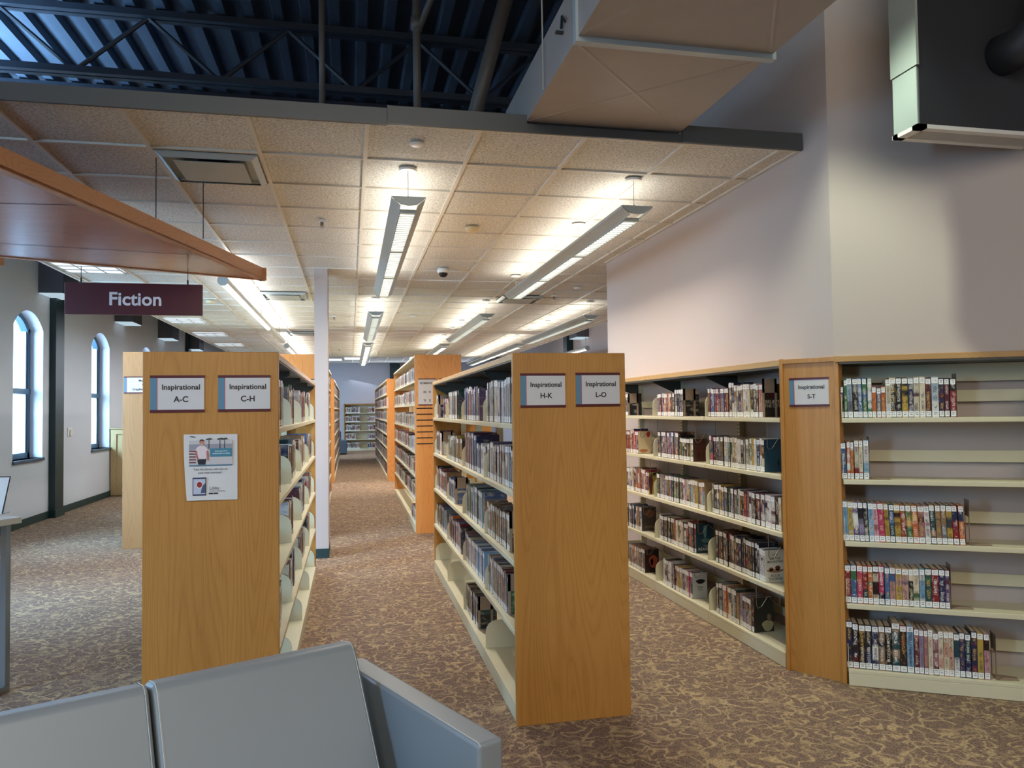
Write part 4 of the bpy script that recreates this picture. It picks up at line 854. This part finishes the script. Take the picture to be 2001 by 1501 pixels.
for s0, s1, z0, ab, lb in ((-.876, -.646, 1.555, 'A-C', 'sign reading Inspirational A-C, left sign of the poster panel'), (-.589, -.360, 1.555, 'C-H', 'sign reading Inspirational C-H, right sign above the poster panel')):
    shelf_sign(e1, s0, s1, z0, z0+.167, (('Inspirational', .103, .033), (ab, .047, .036)), lb)
for s0, s1, z0, ab, lb in ((.824, 1.056, 1.556, 'H-K', 'sign reading Inspirational H-K on the middle oak panel'), (1.110, 1.344, 1.558, 'L-O', 'sign reading Inspirational L-O on the middle oak panel')):
    shelf_sign(e2, s0, s1, z0, z0+.171, (('Inspirational', .103, .033), (ab, .047, .036)), lb)
shelf_sign(FF, .055, LF-.06, 1.542, 1.71, (('Inspirational', .103, .0315), ('S-T', .047, .034)), 'sign reading Inspirational S-T on the corner filler panel', fr_d=.012)
e3_ = FE(9.592)
shelf_sign(e3_, .838, 1.065, 1.612, 1.952, (('ROMANCE', .27, .036), ('FR   FI', .155, .036), ('TI    Z', .05, .036)), 'white romance sign on the tall orange oak panel', skip_blue=True)
shelf_sign(e3_, 1.10, 1.33, 1.612, 1.952, (('ROMANCE', .27, .036),), 'second white romance sign half hidden by the H-K bookcase', skip_blue=True)
shelf_sign(e3_, -.55, -.36, 1.612, 1.952, (('WN', .27, .036),), 'white sign partly hidden behind the white column', skip_blue=True)
e4_ = FE(9.472)
shelf_sign(e4_, -2.555, -2.18, 1.79, 1.985, (('Manga', .135, .036), ('&', .09, .034), ('Graphic Novels', .035, .036)), 'sign reading Manga and Graphic Novels on the light oak panel')
t = thing('panel_lettering', 'small black lettering Adult at the light oak panel top', 'lettering', (-2.3, 9.47, 2.1))
obj('lettering', text_geo('Adult', .045, (-2.29, 9.4715, 2.125), X3, Z3, bold=.03), M['ink'], t)
solo('end_placard', G().box(.80, .815, 16.86, 16.872, 1.6, 1.85), M['white'], 'small white placard on the second right bookcase end', 'placard')
# poster taped to the first panel
t = thing('poster', 'white library poster with a smiling person taped on oak panel', 'poster', (-.62, 3.645, 1.16))
yp = 3.6445; nx, nz = 8, 10; g = G(); vv = []
for j in range(nz+1):
    for i in range(nx+1):
        u, v = i/nx, j/nz; x = -.735 + .0145*(1-v)**2*(1-u) + u*.23; z = 1.158 + v*.297 - .002*u
        vv.append((x, yp - .0012 - .005*max(0, .55-v)**2*(1-u)*4 - .0016*abs(sin(v*5+u*6))*(u > .6), z))
g.v = vv
for j in range(nz):
    for i in range(nx): a_ = j*(nx+1)+i; g.face([a_, a_+1, a_+nx+2, a_+nx+1])
for i in range(1): pass
obj('paper', g, M['paper'], t, smooth=True)
yb = yp-.0055
def rect(x0, x1, z0, z1, c_, nm, k=0, par=None): return obj(nm, G().quad([(x0, yb-.0003*k, z0), (x1, yb-.0003*k, z0), (x1, yb-.0003*k, z1), (x0, yb-.0003*k, z1)]), flat(c_), par or t)
def poly(pts, c_, nm, k, par=None): return obj(nm, G().quad([(x, yb-.0003*k, z) for x, z in pts]), flat(c_), par or t)
ell = lambda cx_, cz_, a_, b_, n=20: [(cx_+a_*cos(2*pi*q/n), cz_+b_*sin(2*pi*q/n)) for q in range(n)]
ph = rect(-.711, -.527, 1.312, 1.427, (196, 190, 190), 'photo')
rect(-.711, -.527, 1.385, 1.410, (150, 148, 158), 'skyline', 1, ph); rect(-.711, -.527, 1.312, 1.317, (70, 116, 140), 'photo_border', 2, ph)
rect(-.622, -.527, 1.352, 1.390, (66, 126, 146), 'caption_box', 2, ph)
for k in range(5): poly([(-.711, 1.383-k*.013), (-.682, 1.381-k*.0125), (-.682, 1.375-k*.0125), (-.711, 1.377-k*.013)], (116, 50, 50), 'fence_rail', 2, ph)
for xt in (-.627, -.580, -.560): poly([(xt-.002, 1.39), (xt+.002, 1.39), (xt+.0015, 1.43), (xt-.001, 1.43)], (50, 46, 46), 'palm_trunk', 3, ph); poly([(xt-.014, 1.433), (xt-.002, 1.436), (xt+.01, 1.437), (xt+.014, 1.43), (xt+.003, 1.431), (xt-.009, 1.428)], (56, 56, 50), 'palm_crown', 3, ph)
poly([(-.685, 1.385), (-.675, 1.398), (-.664, 1.404), (-.650, 1.404), (-.640, 1.398), (-.630, 1.384), (-.637, 1.378), (-.6385, 1.342), (-.676, 1.342), (-.677, 1.376)], (224, 206, 208), 'person_shirt', 4, ph)
poly([(-.684, 1.384), (-.677, 1.38), (-.675, 1.362), (-.669, 1.342), (-.675, 1.338), (-.682, 1.358)], (176, 106, 96), 'person_arm', 4.5, ph); poly([(-.631, 1.383), (-.638, 1.378), (-.635, 1.355), (-.634, 1.34), (-.628, 1.334), (-.626, 1.36)], (176, 106, 96), 'person_arm', 4.5, ph)
poly([(-.677, 1.343), (-.638, 1.343), (-.642, 1.318), (-.672, 1.318)], (26, 30, 40), 'person_trousers', 4, ph)
poly(ell(-.657, 1.416, .0095, .0135), (190, 124, 106), 'person_head', 5, ph); poly([(-.667, 1.418), (-.666, 1.428), (-.657, 1.433), (-.648, 1.428), (-.647, 1.418), (-.650, 1.425), (-.663, 1.425)], (60, 40, 36), 'person_hair', 6, ph)
poly([(-.662, 1.411), (-.652, 1.411), (-.655, 1.4085), (-.659, 1.4085)], (240, 230, 226), 'person_smile', 6, ph)
obj('caption', text_geo('Download free', .0088, (-.574, yb, 1.375), X3, Z3, depth=.0012, bold=.01, g=text_geo('audiobooks on Libby', .0088, (-.574, yb, 1.3645), X3, Z3, depth=.0012, bold=.01)), flat((226, 236, 238)), t)
obj('headline', text_geo('Take the library with you on', .0125, (-.620, yb, 1.293), X3, Z3, bold=.006, g=text_geo('your next workout!', .0125, (-.622, yb, 1.278), X3, Z3, bold=.006)), flat((52, 52, 56)), t)
obj('logo_mark', G().quad([(-.712, yb, 1.447), (-.705, yb, 1.444), (-.69, yb, 1.441), (-.683, yb, 1.443), (-.695, yb, 1.446)]), flat((60, 50, 56)), t)
tb_ = obj('tablet_picture', G().quad([(x, yb-.0002, z) for x, z in ((-.696, 1.179), (-.639, 1.179), (-.639, 1.260), (-.696, 1.260))]), flat((38, 34, 66)), t)
rect(-.693, -.642, 1.185, 1.254, (186, 188, 206), 'tablet_screen', 1.5, tb_); poly([(-.662, 1.19), (-.642, 1.19), (-.642, 1.235), (-.655, 1.222)], (70, 84, 110), 'tablet_screen_shade', 2, tb_)
poly(ell(-.667, 1.228, .0145, .0165), (228, 222, 218), 'bowl', 3, tb_); poly(ell(-.667, 1.228, .0115, .0135), (150, 40, 36), 'soup', 4, tb_)
obj('brand_lettering', text_geo('Libby', .020, (-.604, yb, 1.205), X3, Z3), flat((90, 88, 96)), t)
obj('tagline', text_geo('The library reading app', .0072, (-.592, yb, 1.196), X3, Z3, bold=.004), flat((70, 68, 76)), t)
obj('store_badges', G().quad([(-.628, yb, 1.184), (-.609, yb, 1.184), (-.609, yb, 1.190), (-.628, yb, 1.190)]).quad([(-.607, yb, 1.184), (-.588, yb, 1.184), (-.588, yb, 1.190), (-.607, yb, 1.190)]), flat((30, 30, 34)), t)

# ---------------------------------------------------------------- left side furniture
t = thing('light_switch', 'white light switch plate on the left wall between windows', 'light switch', (XW, 13.6, 1.2))
obj('plate', G().box(XW, XW+.012, 13.42, 13.60, 1.20, 1.345), M['white'], t, bevel=.003, segs=1); obj('rocker', G().box(XW+.012, XW+.03, 13.48, 13.58, 1.22, 1.31), M['white'], t, bevel=.003, segs=1)
t = thing('wall_alarm', 'small white wall device seen left of the manga bookcase', 'wall device', (XW, 15.2, 2.1))
obj('housing', G().box(XW, XW+.06, 16.9, 17.05, 2.28, 2.5), M['white'], t, bevel=.006, segs=2); obj('strobe', G().box(XW+.06, XW+.07, 16.93, 17.02, 2.31, 2.38), M['chrome'], t)
t = thing('low_cabinet', 'low pale maple cabinet against the left wall', 'cabinet', (-4.0, 15.8, 0))
obj('body', G().box(XW+.01, -3.3, 15.62, 16.1, 0, 1.27), M['maple'], t, bevel=.004, segs=1)
obj('door', G().box(XW+.02, -3.32, 15.60, 15.62, .02, .10).box(XW+.02, -3.32, 15.60, 15.62, 1.17, 1.26).box(XW+.02, XW+.12, 15.60, 15.62, .10, 1.17).box(-3.42, -3.32, 15.60, 15.62, .10, 1.17), M['maple'], t, bevel=.003, segs=1)
obj('top', G().box(XW+.01, -3.28, 15.585, 16.1, 1.27, 1.285), M['maple'], t)
t = thing('high_table', 'pale laminate high table with steel leg at left edge', 'table', (-2.5, 4.95, 0))
FT = Fr((-1.819, 4.783), (-.866, .5), (-.5, -.866))
def fb(*a_): g = G(); FT.box(g, *a_); return g
obj('tabletop', fb(0, .75, 0, 1.3, .943, .978), M['lam'], t, bevel=.002, segs=1)
for s_ in (.075, .62):
    for d_ in (.005, 1.2): obj('leg', fb(s_, s_+.045, d_, d_+.03, .035, .943), M['metal'], t, bevel=.002, segs=1)
    obj('foot_rail', fb(s_, s_+.045, .005, 1.23, 0, .035), M['metal'], t, bevel=.002, segs=1)
t = thing('sign_stand', 'tilted acrylic sign stand on the high table', 'sign stand', (-1.99, 4.95, .978))
g = G(); g.hexa([(-2.20, 4.92, .979), (-1.975, 4.92, .979), (-1.975, 4.926, .979), (-2.20, 4.926, .979), (-2.18, 4.99, 1.19), (-1.963, 4.99, 1.19), (-1.963, 4.996, 1.19), (-2.18, 4.996, 1.19)]); obj('panel', g, M['card'], t)
obj('foot', G().box(-2.20, -1.975, 4.92, 5.02, .9785, .983), M['metal'], t); obj('frame_edge', G().tube([(-1.974, 4.92, .985), (-1.962, 4.99, 1.19), (-2.18, 4.99, 1.193)], .004, 6), M['black'], t)
# far seating
t = thing('armchair', 'dark slate armchair at the far end of the middle aisle', 'armchair', (-.4, 28.3, 0))
obj('arm', G().box(-.36, -.13, 27.75, 28.5, .03, .52), M['slate'], t, bevel=.03); obj('seat', G().box(-.95, -.36, 27.8, 28.5, .1, .42), M['slate'], t, bevel=.03); obj('backrest', G().box(-.98, -.34, 28.42, 28.62, .1, .82), M['slate'], t, bevel=.03)
obj('arm', G().box(-1.18, -.95, 27.75, 28.5, .03, .52), M['slate'], t, bevel=.03)

# ---------------------------------------------------------------- sofa in the foreground
b_ = Vector((.908, .419)); n_ = Vector((-.419, .908)); SO = Fr((.43, 2.185), b_, n_)
t = thing('sofa', 'light grey-blue vinyl sofa in the foreground, seen over its back cushions', 'sofa', SO.P(-.9, .5, 0))
def cushion(name, s0, s1, prof, bev, par=t):   # prof in (n, z)
    g = G(); g.prism(prof, lambda u, v, w: SO.P(w, u, v), s0, s1); return obj(name, g, M['vinyl'], par, bevel=bev, segs=4)
W_ = .655
for k in range(3):
    s1 = -.152-k*(W_+.008); s0 = s1-W_
    c_ = cushion('back_cushion', s0, s1, [(.45, .34), (.60, .33), (.80, .69), (.785, .722), (.68, .742), (.655, .72)], .026)
    for ss in (s0+.012, s1-.012):   # stitched welt round the cushion face
        obj('stitching', G().tube([SO.P(ss, .458, .36), SO.P(ss, .642, .698), SO.P(ss, .655, .717), SO.P(ss, .672, .7345), SO.P(ss, .69, .7405), SO.P(ss, .765, .7285)], .0011, 6), M['thread'], c_)
    cushion('seat_cushion', s0, s1, [(.02, .22), (.58, .22), (.58, .36), (.02, .37)], .03)
arm = cushion('arm', -.09, 0, [(0, .06), (.92, .06), (.92, .60), (0, .60)], .014)
obj('stitching', G().tube([SO.P(-.078, .008, .3), SO.P(-.078, .003, .588), SO.P(-.080, .004, .594), SO.P(-.082, .014, .6005), SO.P(-.082, .9, .6005)], .0011, 6), M['thread'], arm)
cushion('arm', -2.28, -2.19, [(0, .06), (.92, .06), (.92, .60), (0, .60)], .014)
cushion('back_frame', -2.19, -.09, [(.66, .1), (.86, .1), (.86, .60), (.80, .62)], .012)
cushion('seat_base', -2.19, -.09, [(.03, .08), (.66, .08), (.66, .21), (.03, .21)], .01)
for s, n in ((-.05, .05), (-.05, .86), (-2.24, .05), (-2.24, .86)): obj('leg', G().tube([SO.P(s, n, 0), SO.P(s, n, .07)], .02, 12), M['sofa_leg'], t)
